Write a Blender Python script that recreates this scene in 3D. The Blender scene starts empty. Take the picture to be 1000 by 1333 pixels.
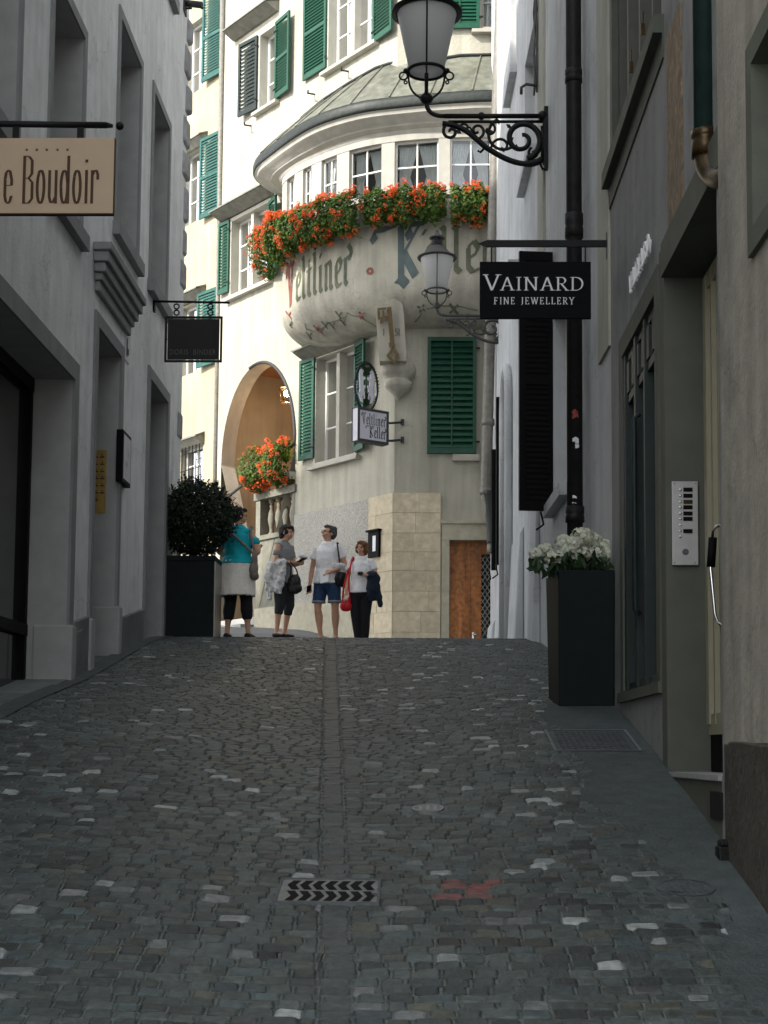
import bpy, bmesh, math, random
from mathutils import Vector, Matrix, noise
random.seed(7)
SC = bpy.context.scene
COL = SC.collection
PI = math.pi
V3 = Vector
# ------------------------------------------------------------------ camera measurement
FPX = 2000.; CX0 = 500.; CY0 = 805.; TH = math.radians(5); PS = .0225; RH = .008
CF_ = V3((-math.sin(PS)*math.cos(TH), math.cos(PS)*math.cos(TH), math.sin(TH)))
CR_ = V3((math.cos(PS), math.sin(PS), 0)); CU_ = V3((math.sin(PS)*math.sin(TH), -math.cos(PS)*math.sin(TH), math.cos(TH)))
CR = CR_*math.cos(RH)+CU_*math.sin(RH); CU = CU_*math.cos(RH)-CR_*math.sin(RH)
def ray(px, py): return CF_*FPX+CR*(px-CX0)-CU*(py-CY0)
def K(px, py, Y):
    r = ray(px, py); return r*(Y/r.y)
# ------------------------------------------------------------------ frames (walls)
class Frame:
    def __init__(s, o, u):
        s.o = V3((o[0], o[1], 0)); s.u = V3((u[0], u[1], 0)).normalized(); s.n = V3((s.u.y, -s.u.x, 0))
    def p(s, u, n, z): return s.o+s.u*u+s.n*n+V3((0, 0, z))
    def at(s, px, py, n=0):
        r = ray(px, py); o = s.o+s.n*n; k = o.dot(s.n)/r.dot(s.n); q = r*k-s.o
        return q.dot(s.u), q.z
LW = Frame((-3.1, 0), (0, 1))                 # n = +X
RW = Frame((1.5, 0), (0, 1)); RW.n = V3((-1, 0, 0))
RF = Frame((1.5, 11.87), (-.3, 13.83)); RF.n = -RF.n
CL = Frame((-.43, 26), (-.611, .791)); CL.n = V3((-.791, -.611, 0)); CL.n.normalize()
CF = Frame((-.43, 26), (1, 0)); CF.n = V3((0, -1, 0))
# ------------------------------------------------------------------ ground profile
GP = [(-40, -2.6), (0, -1.68), (4, -1.2), (5.4, -.93), (6.67, -.62), (7.5, -.45), (9.2, -.09), (11.5, .33), (13.6, .63), (15.6, .98), (17.2, 1.24),
      (18.6, 1.385), (20, 1.45), (22, 1.475), (26, 1.5), (40, 1.9), (90, 3)]
def gprof(y):
    n = len(GP)
    for i in range(n-1):
        if y <= GP[i+1][0] or i == n-2:
            x0, y0 = GP[i]; x1, y1 = GP[i+1]; h = x1-x0; t = (y-x0)/h
            def sl(j):
                if j <= 0 or j >= n-1: k = max(0, min(n-2, j)); return (GP[k+1][1]-GP[k][1])/(GP[k+1][0]-GP[k][0])
                return (GP[j+1][1]-GP[j-1][1])/(GP[j+1][0]-GP[j-1][0])
            m0, m1 = sl(i)*h, sl(i+1)*h
            t = max(0, min(1, t))
            return (2*t**3-3*t*t+1)*y0+(t**3-2*t*t+t)*m0+(-2*t**3+3*t*t)*y1+(t**3-t*t)*m1
def sstep(t): t = max(0, min(1, t)); return t*t*(3-2*t)
def chan(y): return -.28-.06*(y-5.4)
def gz(x, y):
    z = gprof(y)
    z += .085*max(0, min(y, 36)-20)*sstep(-x/2.2)
    z -= .035*math.exp(-((x-chan(y))/1.0)**2)*(1-sstep((y-17)/2.))
    return z
def G(px, py):
    r = ray(px, py); y = 4.
    while y < 24:
        p = r*(y/r.y)
        if p.z <= gz(p.x, y): break
        y += .01
    return p
# ------------------------------------------------------------------ materials
def newmat(name):
    m = bpy.data.materials.new(name); m.use_nodes = True
    nt = m.node_tree; b = nt.nodes['Principled BSDF']; return m, nt, b
def mat(name, c, rough=.8, var=.12, scale=6., bump=.15, bscale=40., metal=0., streak=0., spec=.3, var2=0., s2=.8, bd=.02, patch=0., crack=0.):
    m, nt, b = newmat(name); N = nt.nodes; L = nt.links
    b.inputs['Roughness'].default_value = rough; b.inputs['Metallic'].default_value = metal
    b.inputs['Specular IOR Level'].default_value = spec
    g = N.new('ShaderNodeNewGeometry')
    def nz(sc, det=5, vec=None):
        t = N.new('ShaderNodeTexNoise'); t.inputs['Scale'].default_value = sc; t.inputs['Detail'].default_value = det
        L.new(vec or g.outputs['Position'], t.inputs['Vector']); return t.outputs['Fac']
    def mix(fac, lo, hi, mode, a):
        mr = N.new('ShaderNodeMapRange'); mr.inputs[1].default_value = .3; mr.inputs[2].default_value = .7
        mr.inputs[3].default_value = lo; mr.inputs[4].default_value = hi; L.new(fac, mr.inputs[0])
        x = N.new('ShaderNodeVectorMath'); x.operation = 'SCALE'; L.new(a, x.inputs[0]); L.new(mr.outputs[0], x.inputs['Scale']); return x.outputs[0]
    rgb = N.new('ShaderNodeRGB'); rgb.outputs[0].default_value = (*c, 1); cur = rgb.outputs[0]
    if var: cur = mix(nz(scale), 1-var, 1+var, 'm', cur)
    if var2: cur = mix(nz(s2, 3), 1-var2, 1+var2, 'm', cur)
    if streak:
        mp = N.new('ShaderNodeMapping'); mp.inputs['Scale'].default_value = (4, 4, .35); L.new(g.outputs['Position'], mp.inputs[0])
        cur = mix(nz(1.6, 6, mp.outputs[0]), 1-streak, 1+streak*.3, 'm', cur)
    def thr(fac, a, b_, lo, cur):
        mr = N.new('ShaderNodeMapRange'); mr.inputs[1].default_value = a; mr.inputs[2].default_value = b_; mr.inputs[3].default_value = 1; mr.inputs[4].default_value = lo; L.new(fac, mr.inputs[0])
        x = N.new('ShaderNodeVectorMath'); x.operation = 'SCALE'; L.new(cur, x.inputs[0]); L.new(mr.outputs[0], x.inputs['Scale']); return x.outputs[0]
    if patch: cur = thr(nz(.9, 9), .57, .6, 1-patch, cur); cur = thr(nz(2.7, 9), .62, .66, 1-patch*.8, cur); cur = thr(nz(7, 8), .66, .69, 1-patch*1.2, cur)
    if crack:
        vo = N.new('ShaderNodeTexVoronoi'); vo.feature = 'DISTANCE_TO_EDGE'; vo.inputs['Scale'].default_value = .55
        tn = N.new('ShaderNodeTexNoise'); tn.inputs['Scale'].default_value = 2.2; tn.inputs['Detail'].default_value = 6; L.new(g.outputs['Position'], tn.inputs['Vector'])
        va = N.new('ShaderNodeVectorMath'); va.operation = 'SCALE'; va.inputs['Scale'].default_value = .9; L.new(tn.outputs['Color'], va.inputs[0])
        vb = N.new('ShaderNodeVectorMath'); vb.operation = 'ADD'; L.new(g.outputs['Position'], vb.inputs[0]); L.new(va.outputs[0], vb.inputs[1]); L.new(vb.outputs[0], vo.inputs['Vector'])
        cur = thr(vo.outputs['Distance'], .006, .001, 1-crack, cur)
    L.new(cur, b.inputs['Base Color'])
    if bump:
        bp = N.new('ShaderNodeBump'); bp.inputs['Strength'].default_value = bump; bp.inputs['Distance'].default_value = bd
        L.new(nz(bscale, 6), bp.inputs['Height']); L.new(bp.outputs[0], b.inputs['Normal'])
    return m
def leafmat(name, c, c2, tr=.3):
    m, nt, b = newmat(name); N = nt.nodes; L = nt.links
    g = N.new('ShaderNodeNewGeometry'); cr = N.new('ShaderNodeValToRGB')
    cr.color_ramp.elements[0].color = (*c, 1); cr.color_ramp.elements[1].color = (*c2, 1)
    L.new(g.outputs['Random Per Island'], cr.inputs[0]); L.new(cr.outputs[0], b.inputs['Base Color'])
    b.inputs['Roughness'].default_value = .55; b.inputs['Specular IOR Level'].default_value = .3
    t = N.new('ShaderNodeBsdfTranslucent'); L.new(cr.outputs[0], t.inputs[0]); mx = N.new('ShaderNodeMixShader'); mx.inputs[0].default_value = tr
    L.new(b.outputs[0], mx.inputs[1]); L.new(t.outputs[0], mx.inputs[2]); L.new(mx.outputs[0], N['Material Output'].inputs[0])
    return m
def glassmat(name, tint=(.9, .95, .95), base=.06):
    m, nt, b = newmat(name); N = nt.nodes; L = nt.links
    tr = N.new('ShaderNodeBsdfTransparent'); tr.inputs[0].default_value = (*tint, 1)
    gl = N.new('ShaderNodeBsdfGlossy'); gl.inputs['Roughness'].default_value = .03
    fr = N.new('ShaderNodeFresnel'); fr.inputs[0].default_value = 1.5
    ad = N.new('ShaderNodeMath'); ad.operation = 'ADD'; ad.inputs[1].default_value = base; L.new(fr.outputs[0], ad.inputs[0])
    mx = N.new('ShaderNodeMixShader'); L.new(ad.outputs[0], mx.inputs[0]); L.new(tr.outputs[0], mx.inputs[1]); L.new(gl.outputs[0], mx.inputs[2])
    L.new(mx.outputs[0], N['Material Output'].inputs[0]); return m
def emat(name, c, s):
    m, nt, b = newmat(name); b.inputs['Base Color'].default_value = (*c, 1)
    b.inputs['Emission Color'].default_value = (*c, 1); b.inputs['Emission Strength'].default_value = s; return m
def stonemat():
    m, nt, b = newmat('sett stone'); N = nt.nodes; L = nt.links
    a = N.new('ShaderNodeAttribute'); a.attribute_name = 'Col'
    g = N.new('ShaderNodeNewGeometry'); t = N.new('ShaderNodeTexNoise'); t.inputs['Scale'].default_value = 28; t.inputs['Detail'].default_value = 6
    L.new(g.outputs['Position'], t.inputs['Vector'])
    mr = N.new('ShaderNodeMapRange'); mr.inputs[1].default_value = .3; mr.inputs[2].default_value = .7; mr.inputs[3].default_value = .7; mr.inputs[4].default_value = 1.35
    L.new(t.outputs['Fac'], mr.inputs[0]); x = N.new('ShaderNodeVectorMath'); x.operation = 'SCALE'; L.new(a.outputs['Color'], x.inputs[0]); L.new(mr.outputs[0], x.inputs['Scale'])
    L.new(x.outputs[0], b.inputs['Base Color']); b.inputs['Roughness'].default_value = .52; b.inputs['Specular IOR Level'].default_value = .45
    t2 = N.new('ShaderNodeTexNoise'); t2.inputs['Scale'].default_value = 60; t2.inputs['Detail'].default_value = 5; L.new(g.outputs['Position'], t2.inputs['Vector'])
    bp = N.new('ShaderNodeBump'); bp.inputs['Strength'].default_value = .5; bp.inputs['Distance'].default_value = .008; L.new(t2.outputs['Fac'], bp.inputs['Height']); L.new(bp.outputs[0], b.inputs['Normal'])
    return m
M = {}
M['lwall'] = mat('grey white plaster', (.74, .75, .74), .9, .07, 5, .25, 45, streak=.13, var2=.08, patch=.07, crack=.2)
M['lstone'] = mat('grey stone trim', (.24, .245, .245), .8, .08, 5, .1, 70, streak=.1)
M['lplinth'] = mat('dark plinth stone', (.17, .185, .18), .85, .12, 5, .2, 50, var2=.15, patch=.15)
M['quoin'] = mat('grey quoin stone', (.3, .3, .3), .9, .2, 8, .3, 40, var2=.15)
M['ledge'] = mat('worn stone edge', (.3, .3, .29), .85, .1)
M['reveal'] = mat('grey painted reveal', (.34, .345, .335), .85, .08, 6, .06, 60)
M['rgrey'] = mat('dark grey render', (.25, .255, .25), .9, .08, 5, .2, 60, streak=.18, var2=.12, patch=.12, crack=.2)
M['rstone'] = mat('greenish grey stone', (.085, .092, .073), .75, .1, 6, .1, 70, var2=.1)
M['rwhite'] = mat('white blue plaster', (.53, .54, .545), .9, .06, 4, .2, 50, streak=.16, var2=.1, patch=.08, crack=.2)
M['rnear'] = mat('beige rough plaster', (.33, .31, .26), .92, .14, 7, .3, 35, streak=.25, var2=.15, patch=.15, crack=.2)
M['rbase'] = mat('dark stained base stone', (.055, .05, .042), .9, .3, 12, .6, 30, var2=.2)
M['cream'] = mat('cream lime plaster', (.44, .42, .345), .92, .06, 2.5, .35, 22, streak=.2, var2=.09, bd=.03)
M['creamg'] = mat('pale grey cream plaster', (.42, .405, .345), .92, .05, 2.5, .2, 22, streak=.15, var2=.06)
M['creamb'] = mat('soft cream bay plaster', (.46, .435, .36), .92, .07, 3, .3, 22, streak=.24, var2=.12, patch=.06, crack=.18)
M['fwall'] = mat('warm cream plaster', (.42, .37, .26), .92, .06, 3, .2, 25, streak=.15, var2=.1)
M['stucco'] = mat('rough grey stucco', (.42, .405, .36), .95, .35, 45, .9, 60, var2=.1, bd=.03)
M['rubbed'] = mat('beige base render', (.42, .39, .30), .92, .12, 8, .2, 40, var2=.12)
M['orange'] = mat('apricot plaster', (.42, .22, .11), .9, .06, 3, .1, 30, var2=.12)
M['winframe'] = mat('white window paint', (.66, .655, .62), .5, .03, 5, .03)
M['cornice'] = mat('pale grey cornice paint', (.44, .425, .375), .7, .08, 5, .06, streak=.15)
M['balu'] = mat('shaded grey stone', (.2, .195, .155), .85, .15, 9, .15, streak=.2)  # shade of the overhang is put into this darker stone colour
M['winstone'] = mat('pale window stone', (.44, .42, .36), .8, .07, 6, .1, 50, streak=.1)
M['hood'] = mat('weathered hood sheet', (.2, .195, .165), .7, .2, 8, .1)
M['green'] = mat('dark green shutter paint', (.004, .062, .032), .45, .18, 9, .05, 60, spec=.4)
M['greenb'] = mat('faded blue green shutter paint', (.025, .1, .085), .6, .2, 9, .05)
M['olive'] = mat('olive grey window paint', (.08, .08, .068), .6, .1, 9, .05)
M['greenk'] = mat('green black shutter paint', (.012, .022, .02), .55, .2, 9, .05)
M['iron'] = mat('black iron', (.006, .0065, .0065), .5, .15, 30, .15, 90, spec=.2)
M['irong'] = mat('dusty dark grey iron', (.05, .052, .05), .6, .15, 30, .1, 90)
M['pipeb'] = mat('black cast pipe', (.016, .0155, .015), .55, .3, 12, .1, spec=.2)
M['pipeg'] = mat('dark green pipe', (.012, .03, .028), .45, .2, 12, .05)
M['pipez'] = mat('weathered zinc pipe', (.2, .19, .165), .6, .2, 14, .1, metal=.2)
M['copper'] = mat('aged copper elbow', (.06, .04, .018), .3, .4, 14, .1, metal=.7)
M['zinc'] = mat('weathered sheet roof', (.2, .205, .165), .42, .3, 7, .06, 30, metal=.25, streak=.3, var2=.2)
M['gutter'] = mat('dark patina gutter', (.035, .04, .036), .5, .25, 14, .1, metal=.3)
M['glass'] = glassmat('window glass')
M['shopglass'] = mat('dark shop glass', (.022, .026, .021), .06, 0, bump=0, spec=.6)
M['zz'] = mat('dark room', (.012, .012, .012), .9, 0, bump=0)
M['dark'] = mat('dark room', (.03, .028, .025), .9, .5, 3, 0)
M['curtain'] = mat('white lace curtain', (.72, .72, .7), .9, .06, 20, 0)
M['setts'] = stonemat()
M['mortar'] = mat('grey mortar bed', (.125, .138, .132), .95, .3, 14, .5, 60, var2=.15)
M['slab'] = mat('grey paving concrete', (.066, .08, .08), .8, .18, 11, .5, 45, var2=.18, patch=.14, crack=.3)
M['plaza'] = mat('pale paving', (.15, .155, .155), .85, .15, 12, .3, 50, var2=.15)
M['sand'] = mat('sandstone cladding', (.58, .5, .36), .9, .14, 9, .25, 60, var2=.12)
M['sandj'] = mat('sandstone joint', (.47, .4, .28), .9, .05)
M['wood'] = mat('varnished brown oak', (.5, .19, .055), .45, .35, 16, .1, 60, var2=.2, streak=.4)
M['wooddk'] = mat('dark oak groove', (.05, .018, .005), .5, .2)
M['leafdk'] = leafmat('boxwood leaves', (.006, .014, .006), (.016, .034, .013), .1)
M['leaf'] = leafmat('geranium leaves', (.035, .085, .012), (.13, .21, .035), .35)
M['leafhy'] = leafmat('hydrangea leaves', (.012, .03, .01), (.03, .065, .02), .15)
M['fern'] = leafmat('fern fronds', (.12, .22, .02), (.25, .36, .05), .4)
M['red'] = leafmat('geranium petals', (.78, .09, .025), (.9, .22, .06), .3)
M['hyd'] = leafmat('hydrangea petals', (.55, .58, .42), (.8, .8, .7), .2)
M['planter'] = mat('dark green grey planter', (.009, .013, .0125), .6, .12, 8, .04, 60, var2=.15, spec=.12)
M['planteredge'] = mat('brushed metal edge', (.28, .26, .23), .4, .1, metal=.6)
M['soil'] = mat('soil', (.02, .015, .01), .95, .3)
M['lampglass'] = None
M['brass'] = mat('brass plate', (.42, .28, .09), .4, .15, 12, .05, metal=.7)
M['steel'] = mat('brushed steel', (.42, .42, .41), .38, .05, 20, .03, metal=.5)
M['chrome'] = mat('chrome bar', (.8, .8, .8), .15, 0, bump=0, metal=1.)
M['black'] = mat('black paint', (.003, .003, .0035), .6, .1, 20, 0, spec=.1)
M['signblk'] = mat('matt black sign board', (.0025, .003, .0035), .6, .1, 10, .02, spec=.08)
M['signbrn'] = mat('dark brown sign board', (.009, .0085, .007), .6, .15, 10, .03)
M['tan'] = mat('tan sign panel', (.52, .39, .27), .6, .04, 6, .03)
M['white'] = mat('white lettering', (.75, .76, .76), .5, 0, bump=0)
M['lettdk'] = mat('brown lettering', (.07, .035, .015), .6, .1, 40, 0)
M['lettdim'] = mat('dim grey lettering', (.075, .075, .07), .5, .1, 40, 0)
M['lettred'] = mat('faded red paint', (.26, .1, .075), .9, .25, 10, 0)
M['lettgrn'] = mat('faded olive paint', (.135, .145, .095), .9, .25, 6, 0, var2=.3)
M['lettdkg'] = mat('dark green grey paint', (.1, .12, .09), .9, .25, 10, 0)
M['lettblu'] = mat('faded blue grey paint', (.1, .128, .128), .9, .2, 4, 0, var2=.3)
M['boxface'] = mat('pale violet grey sign face', (.60, .59, .65), .4, .04, 10, 0)
M['gold'] = mat('dull gilded iron', (.13, .09, .04), .7, .25, 14, .1, metal=.1)
M['redpaint'] = mat('red spray paint', (.3, .07, .055), .9, .3, 30, 0)
M['paper'] = mat('white paper', (.8, .8, .8), .8, .03, 20, 0)
M['grate'] = mat('worn cast iron', (.19, .2, .195), .55, .2, 20, .1, metal=.3)
M['hole'] = mat('black drain hole', (.003, .003, .003), .9, 0, bump=0)
M['cover'] = mat('cast iron cover', (.085, .095, .1), .6, .2, 20, .2, metal=.3)
M['yellow'] = mat('cream yellow door paint', (.28, .26, .18), .5, .06, 8, .03)
M['mural'] = None
# people
M['skin'] = mat('skin', (.56, .31, .2), .55, .05, 20, .02, spec=.4)
M['hairblk'] = mat('black hair', (.012, .009, .008), .5, .3, 60, .6, 120)
M['hairgry'] = mat('dark grey hair', (.07, .07, .07), .6, .4, 60, .6, 120)
M['hairaub'] = mat('auburn hair', (.17, .07, .025), .55, .3, 60, .6, 120)
M['turq'] = mat('turquoise jersey', (.01, .42, .5), .85, .08, 14, .3, 30)
M['ivory'] = mat('ivory knit cotton', (.92, .88, .8), .9, .06, 20, .35, 45)
M['blackcl'] = mat('black jersey', (.01, .01, .012), .85, .1, 20, .1)
M['greyt'] = mat('mid grey jersey', (.22, .22, .225), .9, .08, 20, .2)
M['greyj'] = mat('light grey jacket cloth', (.6, .59, .59), .9, .25, 18, .5, 25)
M['whitet'] = mat('speckled white jersey', (.8, .79, .8), .9, .12, 60, .3, 30)
M['denim'] = mat('dark denim', (.025, .055, .12), .9, .25, 25, .3)
M['denimdk'] = mat('navy denim', (.012, .02, .035), .9, .3, 18, .4)
M['cuff'] = mat('faded denim hem', (.2, .26, .33), .9, .15, 30, .2)
M['capri'] = mat('charcoal jersey', (.028, .03, .034), .9, .1, 20, .1)
M['bagblk'] = mat('black leather', (.012, .012, .012), .4, .2, 20, .2)
M['baggry'] = mat('taupe canvas', (.22, .19, .17), .85, .15, 25, .2)
M['bagwht'] = mat('pale grey canvas', (.55, .54, .53), .85, .1, 20, .2)
M['bagred'] = mat('red leather', (.5, .012, .015), .4, .15, 15, .1)
M['shoe'] = mat('black shoe leather', (.01, .01, .01), .4, .1)
M['lip'] = mat('lips', (.4, .09, .07), .5, 0, bump=0)
M['tooth'] = mat('teeth', (.8, .78, .72), .4, 0, bump=0)
def lampglass():
    m, nt, b = newmat('frosted lamp glass'); N = nt.nodes; L = nt.links
    b.inputs['Base Color'].default_value = (.85, .85, .84, 1); b.inputs['Roughness'].default_value = .35
    t = N.new('ShaderNodeBsdfTranslucent'); t.inputs[0].default_value = (.85, .85, .84, 1); mx = N.new('ShaderNodeMixShader'); mx.inputs[0].default_value = .55
    L.new(b.outputs[0], mx.inputs[1]); L.new(t.outputs[0], mx.inputs[2]); L.new(mx.outputs[0], N['Material Output'].inputs[0]); return m
M['lampglass'] = lampglass()
def islands(m, lo, hi):
    nt = m.node_tree; b = nt.nodes['Principled BSDF']; src = b.inputs['Base Color'].links[0].from_socket; g = nt.nodes.new('ShaderNodeNewGeometry')
    mr = nt.nodes.new('ShaderNodeMapRange'); mr.inputs[3].default_value = lo; mr.inputs[4].default_value = hi; nt.links.new(g.outputs['Random Per Island'], mr.inputs[0])
    x = nt.nodes.new('ShaderNodeVectorMath'); x.operation = 'SCALE'; nt.links.new(src, x.inputs[0]); nt.links.new(mr.outputs[0], x.inputs['Scale']); nt.links.new(x.outputs[0], b.inputs['Base Color'])
islands(M['sand'], .92, 1.08)
def muralmat():
    m, nt, b = newmat('painted ochre mural'); N = nt.nodes; L = nt.links
    g = N.new('ShaderNodeNewGeometry'); mp = N.new('ShaderNodeMapping'); mp.inputs['Scale'].default_value = (4, 5, 3); L.new(g.outputs['Position'], mp.inputs[0])
    t = N.new('ShaderNodeTexNoise'); t.inputs['Scale'].default_value = 1.6; t.inputs['Detail'].default_value = 7; t.inputs['Distortion'].default_value = 2.6; L.new(mp.outputs[0], t.inputs['Vector'])
    cr = N.new('ShaderNodeValToRGB'); e = cr.color_ramp.elements
    e[0].position = .36; e[0].color = (.1, .098, .085, 1); e[1].position = .47; e[1].color = (.22, .13, .06, 1)
    a = e.new(.54); a.color = (.15, .15, .13, 1); a = e.new(.6); a.color = (.27, .16, .07, 1); a = e.new(.72); a.color = (.3, .27, .2, 1)
    L.new(t.outputs['Fac'], cr.inputs[0]); L.new(cr.outputs[0], b.inputs['Base Color']); b.inputs['Roughness'].default_value = .85; return m
M['mural'] = muralmat()
# ------------------------------------------------------------------ mesh builder
class MB:
    def __init__(s): s.v = []; s.f = []; s.m = []; s.mats = []; s.sm = []
    def mi(s, m):
        if m not in s.mats: s.mats.append(m)
        return s.mats.index(m)
    def face(s, pts, m=0, sm=False):
        b = len(s.v); s.v += [tuple(p) for p in pts]; s.f.append(tuple(range(b, b+len(pts)))); s.m.append(m); s.sm.append(sm)
    def mesh(s, vs, fs, m=0, sm=False):
        b = len(s.v); s.v += [tuple(p) for p in vs]
        for f in fs: s.f.append(tuple(b+i for i in f)); s.m.append(m); s.sm.append(sm)
    def hexa(s, p, m=0):   # 8 points: bottom 4, top 4
        s.mesh(p, [(0, 3, 2, 1), (4, 5, 6, 7), (0, 1, 5, 4), (1, 2, 6, 5), (2, 3, 7, 6), (3, 0, 4, 7)], m)
    def box(s, x0, x1, y0, y1, z0, z1, m=0):
        s.hexa([(x0, y0, z0), (x1, y0, z0), (x1, y1, z0), (x0, y1, z0), (x0, y0, z1), (x1, y0, z1), (x1, y1, z1), (x0, y1, z1)], m)
    def fb(s, fr, u0, u1, n0, n1, z0, z1, m=0, dz=0.):   # box on a wall; dz shears the far end up
        P = fr.p
        s.hexa([P(u0, n0, z0), P(u1, n0, z0+dz), P(u1, n1, z0+dz), P(u0, n1, z0), P(u0, n0, z1), P(u1, n0, z1+dz), P(u1, n1, z1+dz), P(u0, n1, z1)], m)
    def tube(s, pts, r, seg=8, m=0, cap=True, sm=True, flat=None):
        pts = [V3(p) for p in pts]; n = len(pts); rs = r if isinstance(r, (list, tuple)) else [r]*n
        vs = []; up = None
        for i, p in enumerate(pts):
            t = (pts[min(n-1, i+1)]-pts[max(0, i-1)])
            if t.length < 1e-9: t = V3((0, 0, 1))
            t.normalize()
            if up is None:
                a = V3((0, 0, 1)) if abs(t.z) < .9 else V3((0, 1, 0)); up = (a-t*a.dot(t)).normalized()
            else:
                up = up-t*up.dot(t)
                if up.length < 1e-6: up = V3((0, 1, 0))
                up.normalize()
            w = t.cross(up)
            for k in range(seg):
                a = 2*PI*k/seg; vs.append(p+up*(math.cos(a)*rs[i])+w*(math.sin(a)*rs[i]))
        fs = [(i*seg+k, i*seg+(k+1) % seg, (i+1)*seg+(k+1) % seg, (i+1)*seg+k) for i in range(n-1) for k in range(seg)]
        if cap: fs += [tuple(range(seg))[::-1], tuple((n-1)*seg+k for k in range(seg))]
        s.mesh(vs, fs, m, sm)
    def lathe(s, prof, c=(0, 0, 0), seg=20, m=0, sm=True, sx=1, sy=1):
        vs = []; n = len(prof)
        for r, z in prof:
            for k in range(seg): a = 2*PI*k/seg; vs.append((c[0]+r*math.cos(a)*sx, c[1]+r*math.sin(a)*sy, c[2]+z))
        fs = [(i*seg+k, i*seg+(k+1) % seg, (i+1)*seg+(k+1) % seg, (i+1)*seg+k) for i in range(n-1) for k in range(seg)]
        s.mesh(vs, fs, m, sm)
    def ball(s, c, r, m=0, seg=10, sx=1, sy=1, sz=1):
        s.lathe([(math.sin(PI*i/(seg//2+1))*r, -math.cos(PI*i/(seg//2+1))*r*sz) for i in range(seg//2+2)], c, seg, m, True, sx, sy)
    def build(s, name, mats, parent=None, origin=None, bevel=0., xf=None):
        if not isinstance(mats, (list, tuple)): mats = [mats]
        me = bpy.data.meshes.new(name)
        vs = s.v
        if xf: vs = [tuple(xf @ V3(v)) for v in vs]
        org = V3((0, 0, 0))
        if parent is None:
            if origin is not None: org = V3(origin)
            else:
                xs = [v[0] for v in vs]; ys = [v[1] for v in vs]; zs = [v[2] for v in vs]
                org = V3(((min(xs)+max(xs))/2, (min(ys)+max(ys))/2, min(zs)))
            vs = [(v[0]-org.x, v[1]-org.y, v[2]-org.z) for v in vs]
        me.from_pydata(vs, [], s.f); me.polygons.foreach_set('material_index', s.m); me.polygons.foreach_set('use_smooth', s.sm)
        for m_ in mats: me.materials.append(M[m_] if isinstance(m_, str) else m_)
        me.update()
        o = bpy.data.objects.new(name, me); COL.objects.link(o); o.location = org
        if parent is not None: adopt(o, parent)
        else: WLOC[o.name] = org
        if bevel:
            md = o.modifiers.new('bevel', 'BEVEL'); md.width = bevel; md.segments = 2; md.limit_method = 'ANGLE'
        return o
WLOC = {}
def adopt(o, parent):
    o.parent = parent
    if parent.name in WLOC: o.location = -WLOC[parent.name]
def tag(o, label=None, cat=None, group=None, kind=None):
    if label: o['label'] = label
    if cat: o['category'] = cat
    if group: o['group'] = group
    if kind: o['kind'] = kind
    return o
def thing(name, loc, label, cat, group=None):
    o = bpy.data.objects.new(name, None); COL.objects.link(o); o.location = loc; o.empty_display_size = .2
    WLOC[o.name] = V3(loc); return tag(o, label, cat, group)
def cutwall(mb, fr, u0, u1, z0, z1, holes, depth=.3, m=0, mr=1, n=0., lean=0.):
    us = sorted({u0, u1, *[h[0] for h in holes], *[h[1] for h in holes]}); zs = sorted({z0, z1, *[h[2] for h in holes], *[h[3] for h in holes]})
    us = [u for u in us if u0 <= u <= u1]; zs = [z for z in zs if z0 <= z <= z1]
    P = fr.p
    for i in range(len(us)-1):
        for j in range(len(zs)-1):
            uc = (us[i]+us[i+1])/2; zc = (zs[j]+zs[j+1])/2
            if any(h[0] < uc < h[1] and h[2] < zc < h[3] for h in holes): continue
            mb.face([P(us[i], n, zs[j]), P(us[i+1], n, zs[j]), P(us[i+1], n, zs[j+1]), P(us[i], n, zs[j+1])], m)
    for h in holes:
        if len(h) > 4 and h[4] == 'noreveal': continue
        a, b, c, d = h[:4]; dd = -(h[4] if len(h) > 4 else depth)+n
        mb.face([P(a, n, c), P(a, n, d), P(a, dd, d), P(a, dd, c)], mr); mb.face([P(b, n, c), P(b, dd, c), P(b, dd, d), P(b, n, d)], mr)
        mb.face([P(a, n, d), P(b, n, d), P(b, dd, d), P(a, dd, d)], mr); mb.face([P(a, n, c), P(a, dd, c), P(b, dd, c), P(b, n, c)], mr)
def shell(mb, fr, u0, u1, nback, z0, z1, m=0):
    P = fr.p
    for q in ([P(u0, 0, z0), P(u0, nback, z0), P(u0, nback, z1), P(u0, 0, z1)], [P(u1, 0, z0), P(u1, nback, z0), P(u1, nback, z1), P(u1, 0, z1)],
              [P(u0, nback, z0), P(u1, nback, z0), P(u1, nback, z1), P(u0, nback, z1)], [P(u0, 0, z1), P(u1, 0, z1), P(u1, nback, z1), P(u0, nback, z1)]):
        mb.face(q, m)
def frameband(mb, fr, u0, u1, z0, z1, w, t, m=0, bottom=True, n=0.):
    mb.fb(fr, u0-w, u0, n, n+t, z0-(w if bottom else 0), z1+w, m); mb.fb(fr, u1, u1+w, n, n+t, z0-(w if bottom else 0), z1+w, m)
    mb.fb(fr, u0, u1, n, n+t, z1, z1+w, m)
    if bottom: mb.fb(fr, u0, u1, n, n+t, z0-w, z0, m)
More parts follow.
